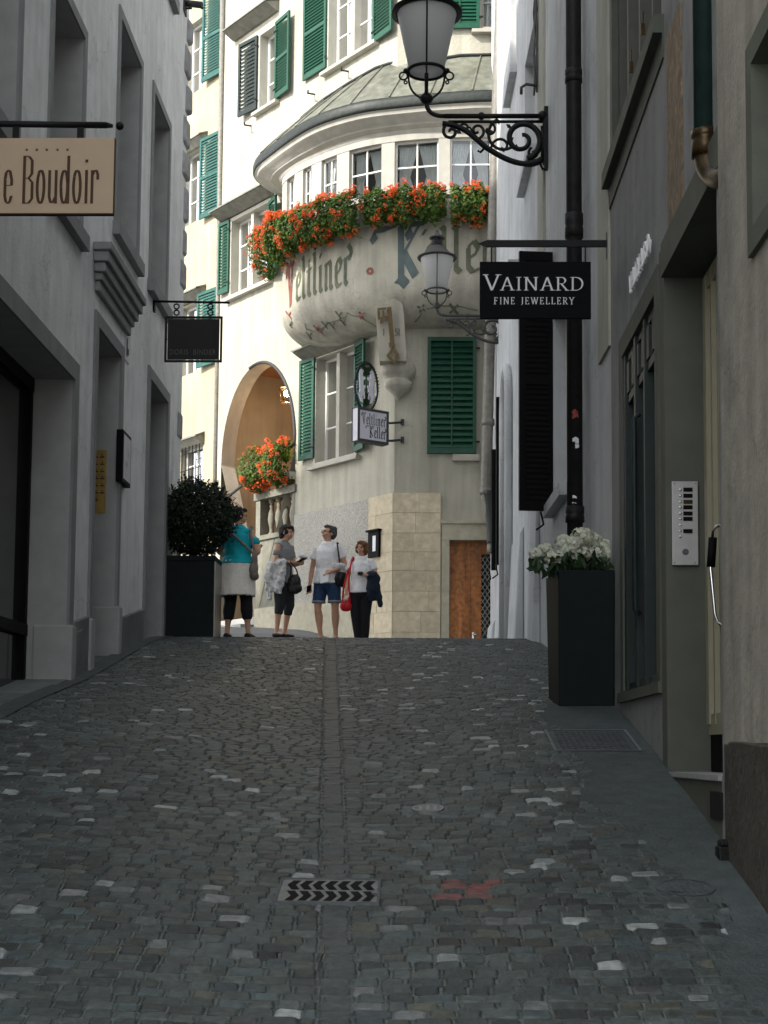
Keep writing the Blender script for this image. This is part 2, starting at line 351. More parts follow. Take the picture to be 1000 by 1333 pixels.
def window(parent, fr, u0, u1, z0, z1, nn, cols=2, rows=3, leaves=1, m='winframe', curtain=True, w=.05, back=.35):
    mb = MB(); t = .04
    e = .002
    mb.fb(fr, u0, u0+w, nn, nn+t, z0, z1); mb.fb(fr, u1-w, u1, nn, nn+t, z0, z1); mb.fb(fr, u0+w, u1-w, nn, nn+t, z0, z0+w); mb.fb(fr, u0+w, u1-w, nn, nn+t, z1-w, z1)
    for l in range(1, leaves):
        c = u0+(u1-u0)*l/leaves; mb.fb(fr, c-w*.8, c+w*.8, nn+e, nn+t+.01, z0+w, z1-w)
    for l in range(leaves):
        a = u0+(u1-u0)*l/leaves; b = u0+(u1-u0)*(l+1)/leaves
        for i in range(1, cols): c = a+(b-a)*i/cols; mb.fb(fr, c-.014, c+.014, nn+.006, nn+t-.004, z0+w, z1-w)
        for j in range(1, rows): c = z0+(z1-z0)*j/rows; mb.fb(fr, a+w*.6, b-w*.6, nn+.004, nn+t-.002, c-.014, c+.014)
    o = mb.build('window', m, parent)
    g = MB(); g.face([fr.p(u0+.02, nn+.02, z0+.02), fr.p(u1-.02, nn+.02, z0+.02), fr.p(u1-.02, nn+.02, z1-.02), fr.p(u0+.02, nn+.02, z1-.02)]); g.build('pane', 'glass', o)
    if curtain:
        c = MB()
        for (a, b) in ((u0+.05, u0+(u1-u0)*.5), (u1-(u1-u0)*.5, u1-.05)):
            nx = 24; vs = []; left = a < (u0+u1)/2-.01
            for j in range(7):
                v = j/6; zz = z0+.04+(z1-z0-.08)*v; pin = .55+.45*abs(v-.3)/.7 if v > .3 else .55+.35*(.3-v)/.3
                for i in range(nx+1):
                    s_ = i/nx; uu = (a+(b-a)*s_*pin) if left else (b-(b-a)*(1-s_)*pin)
                    vs.append(fr.p(uu, nn-.08+.018*math.sin(i*1.9+j*.2), zz))
            fs = [(j*(nx+1)+i, j*(nx+1)+i+1, (j+1)*(nx+1)+i+1, (j+1)*(nx+1)+i) for j in range(6) for i in range(nx)]
            c.mesh(vs, fs, 0, True)
        c.build('curtain', 'curtain', o)
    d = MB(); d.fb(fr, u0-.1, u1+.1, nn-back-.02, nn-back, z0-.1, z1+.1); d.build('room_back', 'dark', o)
    return o
def shutter(parent, fr, u0, u1, z0, z1, n0, m='green', slats=None, mid=False, centre=False, t=.04, ang=0., hinge=0, name='shutter', open_=False):
    """louvred shutter; ang swings it out about its hinge edge (0: u0 side, 1: u1 side)"""
    mb = MB(); w = .06 if abs(u1-u0) > .4 else .045
    f2 = fr
    if ang:
        hu = u0 if hinge == 0 else u1; f2 = Frame((0, 0), (1, 0)); f2.o = fr.o+fr.u*hu+fr.n*n0
        sgn = 1 if hinge == 0 else -1; ca, sa = math.cos(ang), math.sin(ang)
        f2.u = fr.u*ca+fr.n*(sa*sgn); f2.n = fr.n*ca-fr.u*(sa*sgn)
        W = u1-u0; u0, u1 = (0, W) if hinge == 0 else (-W, 0); n0 = 0
    a, b = u0, u1
    mb.fb(f2, a, a+w, n0, n0+t, z0, z1); mb.fb(f2, b-w, b, n0, n0+t, z0, z1); mb.fb(f2, a+w, b-w, n0, n0+t, z0, z0+.09); mb.fb(f2, a+w, b-w, n0, n0+t, z1-.07, z1)
    if mid: mb.fb(f2, a+w, b-w, n0, n0+t, (z0+z1)/2-.035, (z0+z1)/2+.035)
    if centre: mb.fb(f2, (a+b)/2-.012, (a+b)/2+.012, n0+t-.01, n0+t+.006, z0+.09, z1-.07)
    slats = slats or int((z1-z0-.16)/.062); hh = (z1-z0-.16)/slats
    for i in range(slats):
        zc = z0+.09+hh*(i+.5)
        P = f2.p; d = hh*.42
        q = [P(a+w, n0+t-.004, zc-d), P(b-w, n0+t-.004, zc-d), P(b-w, n0+.006, zc+d*1.05), P(a+w, n0+.006, zc+d*1.05)]
        off = V3((0, 0, .008)); mb.hexa([*q, *[x+off for x in q]])
    if not ang:
        mb.face([f2.p(a+w, n0+.003, z0+.08), f2.p(b-w, n0+.003, z0+.08), f2.p(b-w, n0+.003, z1-.06), f2.p(a+w, n0+.003, z1-.06)])
    o = mb.build(name, m, parent)
    for zc in (z0+.2, z1-.2):
        h = MB()
        if hinge == 1 and not ang: h.fb(fr, u1-.01, u1+.06, n0+t, n0+t+.012, zc-.015, zc+.015)
        elif not ang: h.fb(fr, u0-.06, u0+.01, n0+t, n0+t+.012, zc-.015, zc+.015)
        else: h.fb(f2, -.03, .05, t, t+.012, zc-.015, zc+.015) if hinge == 0 else h.fb(f2, -.05, .03, t, t+.012, zc-.015, zc+.015)
        h.build('hinge', 'iron', o)
    return o
def hood(parent, fr, u0, u1, z, d=.28, m='hood', sl=.1):
    mb = MB(); P = fr.p
    mb.hexa([P(u0, .0, z+sl-.03), P(u1, .0, z+sl-.03), P(u1, d, z-.03), P(u0, d, z-.03), P(u0, .0, z+sl), P(u1, .0, z+sl), P(u1, d, z), P(u0, d, z)])
    mb.hexa([P(u0+.02, .0, z-.16), P(u1-.02, .0, z-.16), P(u1-.02, .06, z-.16), P(u0+.02, .06, z-.16), P(u0+.02, .0, z+sl-.035), P(u1-.02, .0, z+sl-.035), P(u1-.02, d-.02, z-.035), P(u0+.02, d-.02, z-.035)])
    return mb.build('window_hood', m, parent)
def spiral(cx, cz, r0, r1, a0, a1, n=26):
    return [(cx+(r0+(r1-r0)*i/n)*math.cos(a0+(a1-a0)*i/n), cz+(r0+(r1-r0)*i/n)*math.sin(a0+(a1-a0)*i/n)) for i in range(n+1)]
def bez(p0, p1, p2, p3, n=12):
    return [tuple((1-t)**3*a+3*(1-t)**2*t*b+3*(1-t)*t*t*c+t**3*d for a, b, c, d in zip(p0, p1, p2, p3)) for t in [i/n for i in range(n+1)]]
def catmull(pts, per=8):
    out = []; n = len(pts)
    for i in range(n-1):
        p0 = V3(pts[max(0, i-1)]); p1 = V3(pts[i]); p2 = V3(pts[i+1]); p3 = V3(pts[min(n-1, i+2)])
        for k in range(per):
            t = k/per; out.append(.5*((2*p1)+(p2-p0)*t+(2*p0-5*p1+4*p2-p3)*t*t+(3*p1-p0-3*p2+p3)*t**3))
    out.append(V3(pts[-1])); return out
# ------------------------------------------------------------------ stroke lettering
def arc(cx, cy, rx, ry, a0, a1, n=10): return [(cx+rx*math.cos(math.radians(a0+(a1-a0)*i/n)), cy+ry*math.sin(math.radians(a0+(a1-a0)*i/n))) for i in range(n+1)]
BLK = {
 'V': (.95, [[(-.12, 1.05), (-.16, 1.3), (0, 1.5), (.14, 1.25), (.26, .6), (.42, -.05)], [(.42, -.05), (.5, .6), (.52, 1.2), (.64, 1.5), (.74, 1.35)], [(.14, 1.3), (.3, 1.5), (.42, 1.35)]]),
 'e': (.56, [[(.04, .82), (.04, .18), (.2, .02), (.44, .14)], [(.04, .82), (.24, 1.), (.4, .8), (.3, .6), (.08, .46)]]),
 'l': (.4, [[(-.06, 1.48), (.04, 1.4), (.04, .14), (.2, .02)]]),
 't': (.42, [[(.06, 1.28), (.04, .14), (.2, .02)], [(-.1, .94), (.24, .94)]]),
 'i': (.38, [[(-.08, .86), (.04, .94), (.04, .14), (.18, .02)], [(.0, 1.22), (.08, 1.34)]]),
 'n': (.68, [[(-.08, .86), (.04, .94), (.04, .1), (.12, .02)], [(.06, .84), (.28, 1.), (.38, .84), (.38, .14), (.52, .02)]]),
 'r': (.5, [[(-.08, .86), (.04, .94), (.04, .14), (.18, .02)], [(.08, .84), (.24, 1.), (.36, .86)]]),
 'R': (.6, [[(-.08, .86), (.04, .94), (.04, .14), (.18, .02)], [(.08, .84), (.24, 1.), (.36, .88)], [(.3, .84), (.44, 1.02), (.4, 1.2), (.22, 1.36)]]),
 'K': (1.02, [[(.1, 1.46), (.12, .12), (.3, -.02)], [(-.02, .1), (.14, .06), (.3, -.06)], [(-.82, 1.1), (-.92, 1.24), (-.8, 1.38), (-.4, 1.38), (.06, 1.48)], [(.44, 1.1), (.34, 1.26), (.48, 1.44), (.98, 1.46)], [(.72, 1.4), (.2, .72)], [(.2, .74), (.62, .16)], [(.84, 1.16), (.96, 1.28)]])}
def circ(x, w, y0, y1): return arc(x+w/2, (y0+y1)/2, w/2, (y1-y0)/2, 0, 360, 20)
BOU = {
 'L': (.42, [[(.06, 1.), (.06, 0)], [(.06, .02), (.34, .02)]]), 'e': (.36, [[(.04, .38), (.26, .38), (.26, .5), (.2, .68), (.15, .7), (.08, .64), (.05, .5), (.05, .16), (.09, .04), (.16, .0), (.22, .05), (.26, .16)]]),
 'B': (.42, [[(.06, 1.), (.06, 0)], [(.06, .99), (.2, .99), (.3, .9), (.3, .62), (.2, .53), (.08, .53)], [(.2, .53), (.32, .44), (.32, .1), (.22, .01), (.06, .01)]]),
 'o': (.35, [circ(.04, .22, 0, .7)]), 'u': (.37, [[(.06, .7), (.06, .14), (.11, .02), (.18, .02), (.26, .14)], [(.27, .7), (.27, 0)]]),
 'd': (.38, [circ(.04, .21, 0, .7), [(.27, 1.), (.27, 0)]]), 'i': (.18, [[(.08, .7), (.08, 0)], [(.08, .86), (.08, .92)]]), 'r': (.28, [[(.06, .7), (.06, 0)], [(.06, .58), (.12, .69), (.19, .7), (.24, .6), (.24, .5)]]), ' ': (.2, [])}
def S(x0, x1, y): return [(x0, y), (x1, y)]
SER = {
 'V': (.86, [[(.08, 1), (.42, 0)], [(.42, 0), (.76, 1)], S(-.04, .22, .985), S(.62, .9, .985)]),
 'A': (.84, [[(.42, 1), (.1, 0)], [(.42, 1), (.74, 0)], [(.2, .34), (.64, .34)], S(-.02, .22, .015), S(.6, .88, .015)]),
 'I': (.42, [[(.2, 0), (.2, 1)], S(.06, .34, .985), S(.06, .34, .015)]),
 'N': (.92, [[(.14, 0), (.14, 1)], [(.14, 1), (.74, 0)], [(.74, 0), (.74, 1)], S(0, .26, .985), S(.02, .26, .015), S(.62, .86, .985)]),
 'R': (.8, [[(.16, 0), (.16, 1)], [(.16, .98), (.38, .98)]+arc(.38, .74, .22, .24, 90, -90)+[(.16, .5)], [(.36, .5), (.7, 0)], S(.02, .3, .015), S(.04, .2, .985), S(.6, .82, .015)]),
 'D': (.9, [[(.16, 0), (.16, 1)], [(.16, .98), (.38, .98)]+arc(.38, .5, .38, .48, 90, -90, 14)+[(.16, .02)], S(.02, .2, .015), S(.02, .2, .985)]),
 'F': (.68, [[(.16, 0), (.16, 1)], S(.04, .56, .98), S(.16, .44, .52), [(.56, .98), (.56, .84)], [(.44, .6), (.44, .44)], S(.02, .32, .015)]),
 'E': (.72, [[(.16, 0), (.16, 1)], S(.04, .56, .98), S(.16, .44, .52), S(.04, .6, .02), [(.56, .98), (.56, .84)], [(.44, .6), (.44, .44)], [(.6, .02), (.6, .18)]]),
 'J': (.46, [[(.28, 1), (.28, .12), (.2, -.06), (.06, -.1)], S(.14, .42, .985)]),
 'W': (1.2, [[(.08, 1), (.36, 0)], [(.36, 0), (.6, .95)], [(.56, 1), (.84, 0)], [(.84, 0), (1.1, 1)], S(-.04, .22, .985), S(.98, 1.22, .985), S(.44, .7, .985)]),
 'L': (.68, [[(.16, 0), (.16, 1)], S(.02, .32, .985), S(.04, .58, .02), [(.58, .02), (.58, .2)]]),
 'Y': (.8, [[(.08, 1), (.4, .45)], [(.4, .45), (.72, 1)], [(.4, 0), (.4, .46)], S(-.04, .22, .985), S(.6, .86, .985), S(.26, .54, .015)]), ' ': (.45, []),
 '1': (.4, [[(.06, .8), (.2, 1), (.2, 0)]]), '5': (.55, [[(.44, .98), (.12, .98), (.1, .56)]+arc(.24, .3, .2, .28, 110, -140, 10)])}
def lettering(mb, font, text, x0, y0, h, fn, ang=0., w=.12, thin=.035, wfac=1., gap=0., m=0, sub=.25, lift=.00025, mi=None):
    x = x0; k = [0]
    for ci, ch in enumerate(text):
        adv, strokes = font[ch]
        mm = mi[ci] if mi else m
        for st in strokes:
            pts = [(x+px_*h*wfac, y0+py_*h) for px_, py_ in st]
            for (a, b) in zip(pts, pts[1:]):
                L_ = math.hypot(b[0]-a[0], b[1]-a[1]); n = max(1, int(L_/h/sub))
                for (nx, ny) in ((math.cos(ang)*w*h/2, math.sin(ang)*w*h/2), (-math.sin(ang)*thin*h/2, math.cos(ang)*thin*h/2)):
                    dx, dy = b[0]-a[0], b[1]-a[1]
                    if abs(dx*ny-dy*nx) < 1e-7: continue
                    for i in range(n):
                        k[0] += 1; e = lift*(k[0] % 13)
                        p = (a[0]+(b[0]-a[0])*i/n, a[1]+(b[1]-a[1])*i/n); q = (a[0]+(b[0]-a[0])*(i+1)/n, a[1]+(b[1]-a[1])*(i+1)/n)
                        mb.face([fn(p[0]-nx, p[1]-ny, e), fn(p[0]+nx, p[1]+ny, e), fn(q[0]+nx, q[1]+ny, e), fn(q[0]-nx, q[1]-ny, e)], mm)
        x += adv*h*wfac+gap*h
    return x
def textlen(font, text, h, wfac=1., gap=0.): return sum(font[c][0]*h*wfac+gap*h for c in text)
# ================================================================== GROUND
def ground():
    xs = [-60, -30, -16, -10, -7, -5.5, -4.5, -3.8]+[-3.4+.2*i for i in range(27)]+[2.4, 4, 8, 16, 30, 60]
    ys = [-40, -20, -8, -2]+[.0+.4*i for i in range(90)]+[38, 42, 50, 70, 90]
    mb = MB(); n = len(xs)
    vs = [(x, y, gz(x, y)-.005) for y in ys for x in xs]
    fs = []; b = 0
    for j in range(len(ys)-1):
        for i in range(n-1): fs.append((j*n+i, j*n+i+1, (j+1)*n+i+1, (j+1)*n+i))
    mb.mesh(vs, fs, 0, True)
    for k, f in enumerate(mb.f):
        if ys[k//(n-1)] >= 20.3: mb.m[k] = 1
    o = mb.build('ground', ['mortar', 'plaza'], None, origin=(0, 0, 0)); tag(o, kind='structure')
def setts():
    R_ = random.Random(3); vs = []; fs = []; cols = []; y = 3.6; row = 0
    holes = []
    def inside(x, y):
        for (hx0, hx1, hy0, hy1) in GH:
            if hx0 < x < hx1 and hy0 < y < hy1: return True
        return False
    while y < 21.2:
        d = R_.uniform(.068, .086)
        xl = -3.07; xr = 1.47 if not (3 < y < 11.9) else .98+.25*(1-sstep((y-6.5)/2.5))+.05*math.sin(y*2.1)+.05*math.sin(y*5)
        if y > 12: xr = 1.5-.3*(y-11.87)/13.8-.03
        x = xl
        cx = chan(y); ph = R_.uniform(0, 9)
        while x < xr-.03:
            w = R_.choice([R_.uniform(.078, .115), R_.uniform(.1, .15)])
            in_ch = False
            if x < cx-.065 < x+w: w = max(.03, cx-.065-x)
            elif abs(x-(cx-.065)) < .002 or (x > cx-.07 and x < cx+.06): w = .125; in_ch = True
            if x+w > xr: w = xr-x
            g_ = .005; jx = .0028
            def wv(xx): return .02*math.sin(xx*1.3+y*.5)+.004*math.sin(xx*4.1+y*1.3)
            x0, x1 = x+g_*R_.uniform(.5, 1.4), x+w-g_*R_.uniform(.5, 1.4); y0, y1 = y+g_*R_.uniform(.4, 1.3), y+d-g_*R_.uniform(.4, 1.3)
            if not inside((x0+x1)/2, (y0+y1)/2) and x1-x0 > .02:
                h = R_.uniform(-.004, .004)+(.0 if not in_ch else -.004); ti = R_.uniform(-.003, .003); tj = R_.uniform(-.003, .003)
                b = len(vs); ins = min(.011, (x1-x0)*.2)
                c8 = []
                q = [(x0, y0), (x1, y0), (x1, y1), (x0, y1)]
                q = [(a+R_.uniform(-jx, jx), c+R_.uniform(-jx, jx)+wv(a)) for a, c in q]
                mx_ = sum(a for a, c in q)/4; my_ = sum(c for a, c in q)/4
                # octagonal outline: corners cut
                out = []
                for i in range(4):
                    p, n_ = q[i], q[(i+1) % 4]
                    out.append((p[0]+(n_[0]-p[0])*.1, p[1]+(n_[1]-p[1])*.1)); out.append((p[0]+(n_[0]-p[0])*.9, p[1]+(n_[1]-p[1])*.9))
                for a, c in out: vs.append((a, c, gz(a, c)-.013))
                for a, c in out: vs.append((a, c, gz(a, c)+.000+h*.3))
                for a, c in out:
                    aa = mx_+(a-mx_)*(1-ins/(w*.5)); cc = my_+(c-my_)*(1-.2)
                    vs.append((aa, cc, gz(a, c)+.0045+h*.6+ti*(1 if a > mx_ else -1)+tj*(1 if c > my_ else -1)))
                for i in range(8):
                    j = (i+1) % 8
                    fs.append((b+i, b+j, b+8+j, b+8+i)); fs.append((b+8+i, b+8+j, b+16+j, b+16+i))
                fs.append(tuple(b+16+i for i in range(8)))
                v = R_.gauss(1, .24); v = max(.45, v)
                big = 1+.3*noise.noise(V3((mx_*.7, my_*.5, 3)))
                r = R_.random(); base = (.048, .061, .057)
                if r < .026: base = (.24, .262, .255); v = R_.uniform(.7, 1.35)
                elif r < .06: base = (.12, .13, .13)
                elif r < .12: base = (.055, .058, .046)
                elif r < .25: base = (.045, .062, .063)
                elif r < .4: base = (.033, .04, .038)
                if in_ch: base = (.048, .058, .058); v = R_.uniform(.8, 1.15)
                if abs(mx_-PAINT.x) < .12 and abs(my_-PAINT.y) < .15 and R_.random() < .55: base = (.12+.07*R_.random(), .06, .053); v = 1
                cols += [(base[0]*v*big, base[1]*v*big, base[2]*v*big, 1)]*24
            x += w
        y += d; row += 1
    me = bpy.data.meshes.new('road'); me.from_pydata(vs, [], fs); me.materials.append(M['setts'])
    ca = me.color_attributes.new('Col', 'FLOAT_COLOR', 'POINT')
    flat = [c for q in cols for c in q]; ca.data.foreach_set('color', flat)
    o = bpy.data.objects.new('road', me); COL.objects.link(o); tag(o, kind='structure')
def draped(mb, x0, x1, y0, y1, nx, ny, h, m=0, th=.0):
    n = nx+1; vs = [(x0+(x1-x0)*i/nx, y0+(y1-y0)*j/ny, gz(x0+(x1-x0)*i/nx, y0+(y1-y0)*j/ny)+h) for j in range(ny+1) for i in range(nx+1)]
    mb.mesh(vs, [(j*n+i, j*n+i+1, (j+1)*n+i+1, (j+1)*n+i) for j in range(ny) for i in range(nx)], m, True)
g0 = G(360, 1177); g1 = G(493, 1147); g2 = G(365, 1147); GR = (g0.x+.0, g1.x, g0.y, g0.y+max(.3, min(.5, g2.y-g0.y)))
c0 = G(838, 978); c1 = G(716, 952); CV = (c1.x*1.0-.02, min(c0.x, 1.4), c0.y, c1.y)
mh = G(557, 1054); rd = G(892, 1157); PAINT = G(614, 1160)
GH = [(GR[0]-.02, GR[1]+.02, GR[2]-.02, GR[3]+.02), (CV[0]-.01, CV[1]+.01, CV[2]-.02, CV[3]+.02), (mh.x-.09, mh.x+.09, mh.y-.09, mh.y+.09)]
print('grate', GR, 'cover', CV, 'mh', mh, 'rd', rd, 'paint', PAINT)
ground(); setts()
mb = MB(); draped(mb, .9, 1.52, 3.0, 11.9, 8, 60, .0015); draped(mb, -3.12, -2.93, 3.0, 19.6, 2, 60, .012)
tag(mb.build('pavement', 'slab', None, origin=(0, 0, 0)), kind='structure')
# drain grate with two rows of chevron slots
def mk_grate():
    x0, x1, y0, y1 = GR; top = .012; L_ = x1-x0; W = y1-y0
    def P(x, y, h): return (x, y, gz(x, y)+h)
    a = MB(); a.hexa([P(x0, y0, -.012), P(x1, y0, -.012), P(x1, y1, -.012), P(x0, y1, -.012), P(x0, y0, top-.004), P(x1, y0, top-.004), P(x1, y1, top-.004), P(x0, y1, top-.004)])
    root = a.build('drain_grate', 'grate'); tag(root, 'cast iron drain grate with two rows of arrow shaped slots set in the cobbles', 'drain grate')
    e = MB(); w = .012
    for (a0, a1, b0, b1) in ((x0-w, x1+w, y0-w, y0), (x0-w, x1+w, y1, y1+w), (x0-w, x0, y0, y1), (x1, x1+w, y0, y1)): e.hexa([P(a0, b0, -.01), P(a1, b0, -.01), P(a1, b1, -.01), P(a0, b1, -.01), P(a0, b0, .013), P(a1, b0, .013), P(a1, b1, .013), P(a0, b1, .013)])
    e.build('rim', 'cover', root)
    s = MB(); n = 7; pw = (L_-.04)/n
    for r in range(2):
        ya = y0+W*(.06 if r == 0 else .53); yb = y0+W*(.47 if r == 0 else .94); ym = (ya+yb)/2; d = pw*.42*(1 if r == 0 else -1)
        for i in range(n):
            xa = x0+.03+pw*i+(0 if r == 0 else pw*.35); xb = xa+pw*.66; h = top
            xa2 = max(x0+.015, min(x1-.015, xa)); 
            for (yy0, yy1, e0, e1) in ((ya, ym, 0, d), (ym, yb, d, 0)):
                q = [(xa+e0, yy0), (xb+e0, yy0), (xb+e1, yy1), (xa+e1, yy1)]
                q = [(max(x0+.012, min(x1-.012, a_)), b_) for a_, b_ in q]
                s.face([P(a_, b_, h-.002) for a_, b_ in q])
    s.build('slot', 'hole', root)
mk_grate()
def mk_cover():
    x0, x1, y0, y1 = CV
    a = MB(); draped(a, x0, x1, y0, y1, 4, 4, .003); n = 12
    for i in range(n):
        for j in range(n*2//3):
            cx = x0+.03+(x1-x0-.06)*(i+.5)/n; cy = y0+.03+(y1-y0-.06)*(j+.5)/(n*2//3); r = (x1-x0)/n*.32; ry = (y1-y0)/(n*2//3)*.32
            a.hexa([(cx-r, cy-ry, gz(cx, cy)+.002), (cx+r, cy-ry, gz(cx, cy)+.002), (cx+r, cy+ry, gz(cx, cy)+.002), (cx-r, cy+ry, gz(cx, cy)+.002)]+[(cx+sx*r*.7, cy+sy*ry*.7, gz(cx, cy)+.008) for sx, sy in ((-1, -1), (1, -1), (1, 1), (-1, 1))])
    root = a.build('access_cover', 'cover'); tag(root, 'square studded cast iron access cover beside the grey shop front', 'manhole cover')
    e = MB(); w = .018
    for (a0, a1, b0, b1) in ((x0-w, x1+w, y0-w, y0), (x0-w, x1+w, y1, y1+w), (x0-w, x0, y0, y1), (x1, x1+w, y0, y1)): draped(e, a0, a1, b0, b1, 2, 2, .009)
    e.build('rim', 'grate', root)
mk_cover()
def disc_cover(p, r, name, label, m1, m2, slots=0, cat='manhole cover'):
    a = MB(); n = 20
    def P(x, y, h): return (x, y, gz(x, y)+h)
    a.face([P(p.x+r*math.cos(2*PI*k/n), p.y+r*math.sin(2*PI*k/n), .006) for k in range(n)])
    for k in range(n):
        t0, t1 = 2*PI*k/n, 2*PI*(k+1)/n
        a.face([P(p.x+r*math.cos(t0), p.y+r*math.sin(t0), .006), P(p.x+r*math.cos(t1), p.y+r*math.sin(t1), .006), P(p.x+r*1.02*math.cos(t1), p.y+r*1.02*math.sin(t1), -.012), P(p.x+r*1.02*math.cos(t0), p.y+r*1.02*math.sin(t0), -.012)])
    root = a.build(name, m1); tag(root, label, cat)
    b = MB()
    for k in range(n):
        t0, t1 = 2*PI*k/n, 2*PI*(k+1)/n
        b.face([P(p.x+r*c_*math.cos(t), p.y+r*c_*math.sin(t), .009) for c_, t in ((1, t0), (1, t1), (.86, t1), (.86, t0))])
    for i in range(slots):
        xx = p.x-r*.7+r*1.4*(i+.5)/slots; hw = r*.7/slots*.5; hh = r*.6*math.sqrt(max(0.05, 1-((xx-p.x)/r)**2))
        b.face([P(xx-hw, p.y-hh, .009), P(xx+hw, p.y-hh, .009), P(xx+hw, p.y+hh, .009), P(xx-hw, p.y+hh, .009)])
    b.build('raised_pattern', m2, root)
disc_cover(mh, .085, 'valve_cover', 'small round pale valve cover in the middle of the cobbled road', 'grate', 'ledge', 3, 'valve cover')
disc_cover(rd, .13, 'round_drain', 'round rusty slotted drain cover near the foot of the beige wall', 'slab', 'cover', 7, 'drain cover')
mb = MB()

# ================================================================== LEFT TOWNHOUSE (grey)
LH = thing('townhouse', (-3.1, 6, 0), 'grey white plastered townhouse with deep windows along the left side of the alley', 'house')
ZT = 13.6; YC = 19.62
w_ = MB()
lh = [(9.0, 13.42, -3, 3.3, .42), (14.37, 15.52, -3, 4.05, .42), (17.23, 18.45, -3, 4.25, .34), (10.1, 11.29, 4.6, 7.6, .38), (12.36, 13.5, 4.68, 6.5, .38), (15.13, 16.27, 5.32, 7.5, .38), (17.12, 18.2, 5.35, 7.6, .36),
      (12.3, 13.5, 8.9, 10.9, .3), (15.1, 16.3, 9.3, 11.2, .3), (17.1, 18.25, 9.3, 11.2, .3), (4.2, 7.6, -3, 3.0, .4), (3.5, 4.6, 4.6, 7.4, .35), (6.3, 7.4, 4.6, 7.4, .35)]
cutwall(w_, LW, 1, YC, -4, ZT, lh)
shell(w_, LW, 1, YC, -15, -4, ZT, 0)
w_.build('wall', ['lwall', 'reveal'], LH)
r_ = MB(); r_.fb(LW, .8, YC+.3, -15.3, .45, ZT, ZT+.2)
P = LW.p; r_.mesh([P(.8, .45, ZT+.2), P(YC+.3, .45, ZT+.2), P(YC+.3, -7.5, 16.6), P(.8, -7.5, 16.6), P(YC+.3, -15.3, ZT+.2), P(.8, -15.3, ZT+.2)], [(0, 1, 2, 3), (3, 2, 4, 5), (1, 4, 2), (0, 3, 5)]); r_.build('roof', 'hood', LH)  # unseen gable ridge, added and raised to shade the restaurant's lower front
# trims
for (a, b, c, d, *_) in lh[:3]: t_ = MB(); frameband(t_, LW, a, b, c, d, .17 if a < 14 else .13, .025, bottom=False); t_.build('door_surround', 'lstone', LH)
for h in lh[3:10]:
    t_ = MB(); a, b, c, d = h[:4]; frameband(t_, LW, a, b, c, d, .1, .02, bottom=False); t_.fb(LW, a-.14, b+.14, 0, .075, c-.14, c)
    t_.build('window_surround', 'lstone', LH)
for (a, b, z) in ((13.6, 14.2, .52), (15.67, 17.06, .36), (18.62, YC, .36)):
    n = 4; p_ = MB()
    for i in range(n):
        u0 = a+(b-a)*i/n; u1 = a+(b-a)*(i+1)/n; g_a = gz(-3, u0); g_b = gz(-3, u1)
        P = LW.p; q0 = (u0, g_a-.3, g_a+z); 
        p_.hexa([P(u0, -.02, g_a-.3), P(u1, -.02, g_b-.3), P(u1, .035, g_b-.3), P(u0, .035, g_a-.3), P(u0, -.02, g_a+z), P(u1, -.02, g_b+z), P(u1, .035, g_b+z-.01), P(u0, .035, g_a+z-.01)])
    p_.build('plinth', 'lplinth', LH)
  # worn blocks at the foot of the jambs
for (a, b, zz) in ((13.42, 13.59, .5), (15.52, 15.67, .5), (14.2, 14.37, .5)):
    p_ = MB(); g_ = gz(-3, a); p_.fb(LW, a-.012, b, -.3 if a != 14.2 else -.02, .06, g_-.3, g_+zz)
    p_.build('jamb_base', 'reveal', LH, bevel=.02)
# cornice hood above the door
c_ = MB(); u0, u1 = 14.22, 15.85
for k, (dz0, dz1, pr) in enumerate(((4.36, 4.46, .05), (4.46, 4.53, .08), (4.53, 4.62, .115), (4.62, 4.72, .15), (4.72, 4.8, .18))): c_.fb(LW, u0-(pr-.06), u1+(pr-.06), 0, pr, dz0, dz1)
c_.build('door_cornice', 'lstone', LH, bevel=.012)
def leaf_door(parent, fr, u0, u1, z0, z1, n, m, name='door', panels=3, th=.05):
    a = MB(); a.fb(fr, u0, u1, n-th, n, z0, z1); k = (z1-z0-.2)/panels
    o = a.build(name, m, parent); b = MB()
    for i in range(panels):
        za, zb = z0+.12+k*i, z0+.02+k*(i+1)
        b.fb(fr, u0+.1, u1-.1, n, n+.012, za, zb); b.fb(fr, u0+.16, u1-.16, n+.012, n+.02, za+.06, zb-.06)
    b.build('panel', m, o); return o
dd = leaf_door(LH, LW, 14.37, 15.52, 0.2, 4.05, -.42, 'greenk'); dh = MB(); dh.tube([LW.p(14.5, -.4, 1.9), LW.p(14.5, -.33, 1.9), LW.p(14.62, -.33, 1.9)], .012); dh.build('handle', 'brass', dd)
leaf_door(LH, LW, 17.23, 18.45, .6, 4.25, -.34, 'greenk')
# shop window left
sw = MB(); n = -.40; zb = 1.05
P = LW.p
def lz(u): return gz(-3.1, u)
for (a, b, zz0, zz1) in ((9.0, 13.42, 3.18, 3.3), (9.0, 13.42, 1.0, 1.1)): sw.fb(LW, a, b, n-.02, n+.06, zz0, zz1)
for a in (9.0, 10.6, 12.1, 13.34): sw.fb(LW, a, a+.07, n-.015, n+.055, -.6, 3.3)
sw.fb(LW, 9.0, 13.42, n-.02, n+.1, -.9, .32)
shopw = sw.build('shop_window', 'black', LH)
g = MB(); g.face([P(9, n, 0), P(13.42, n, 0), P(13.42, n, 3.3), P(9, n, 3.3)]); g.build('pane', 'shopglass', shopw)
s_ = MB(); s_.hexa([P(9.0, -.4, -.6), P(13.42, -.4, 0.2), P(13.42, .02, .2), P(9, .02, -.6), P(9.0, -.4, lz(9)+.03), P(13.42, -.4, lz(13.42)+.02), P(13.42, .02, lz(13.42)+.02), P(9, .02, lz(9)+.03)]); s_.build('shop_step', 'lplinth', LH)
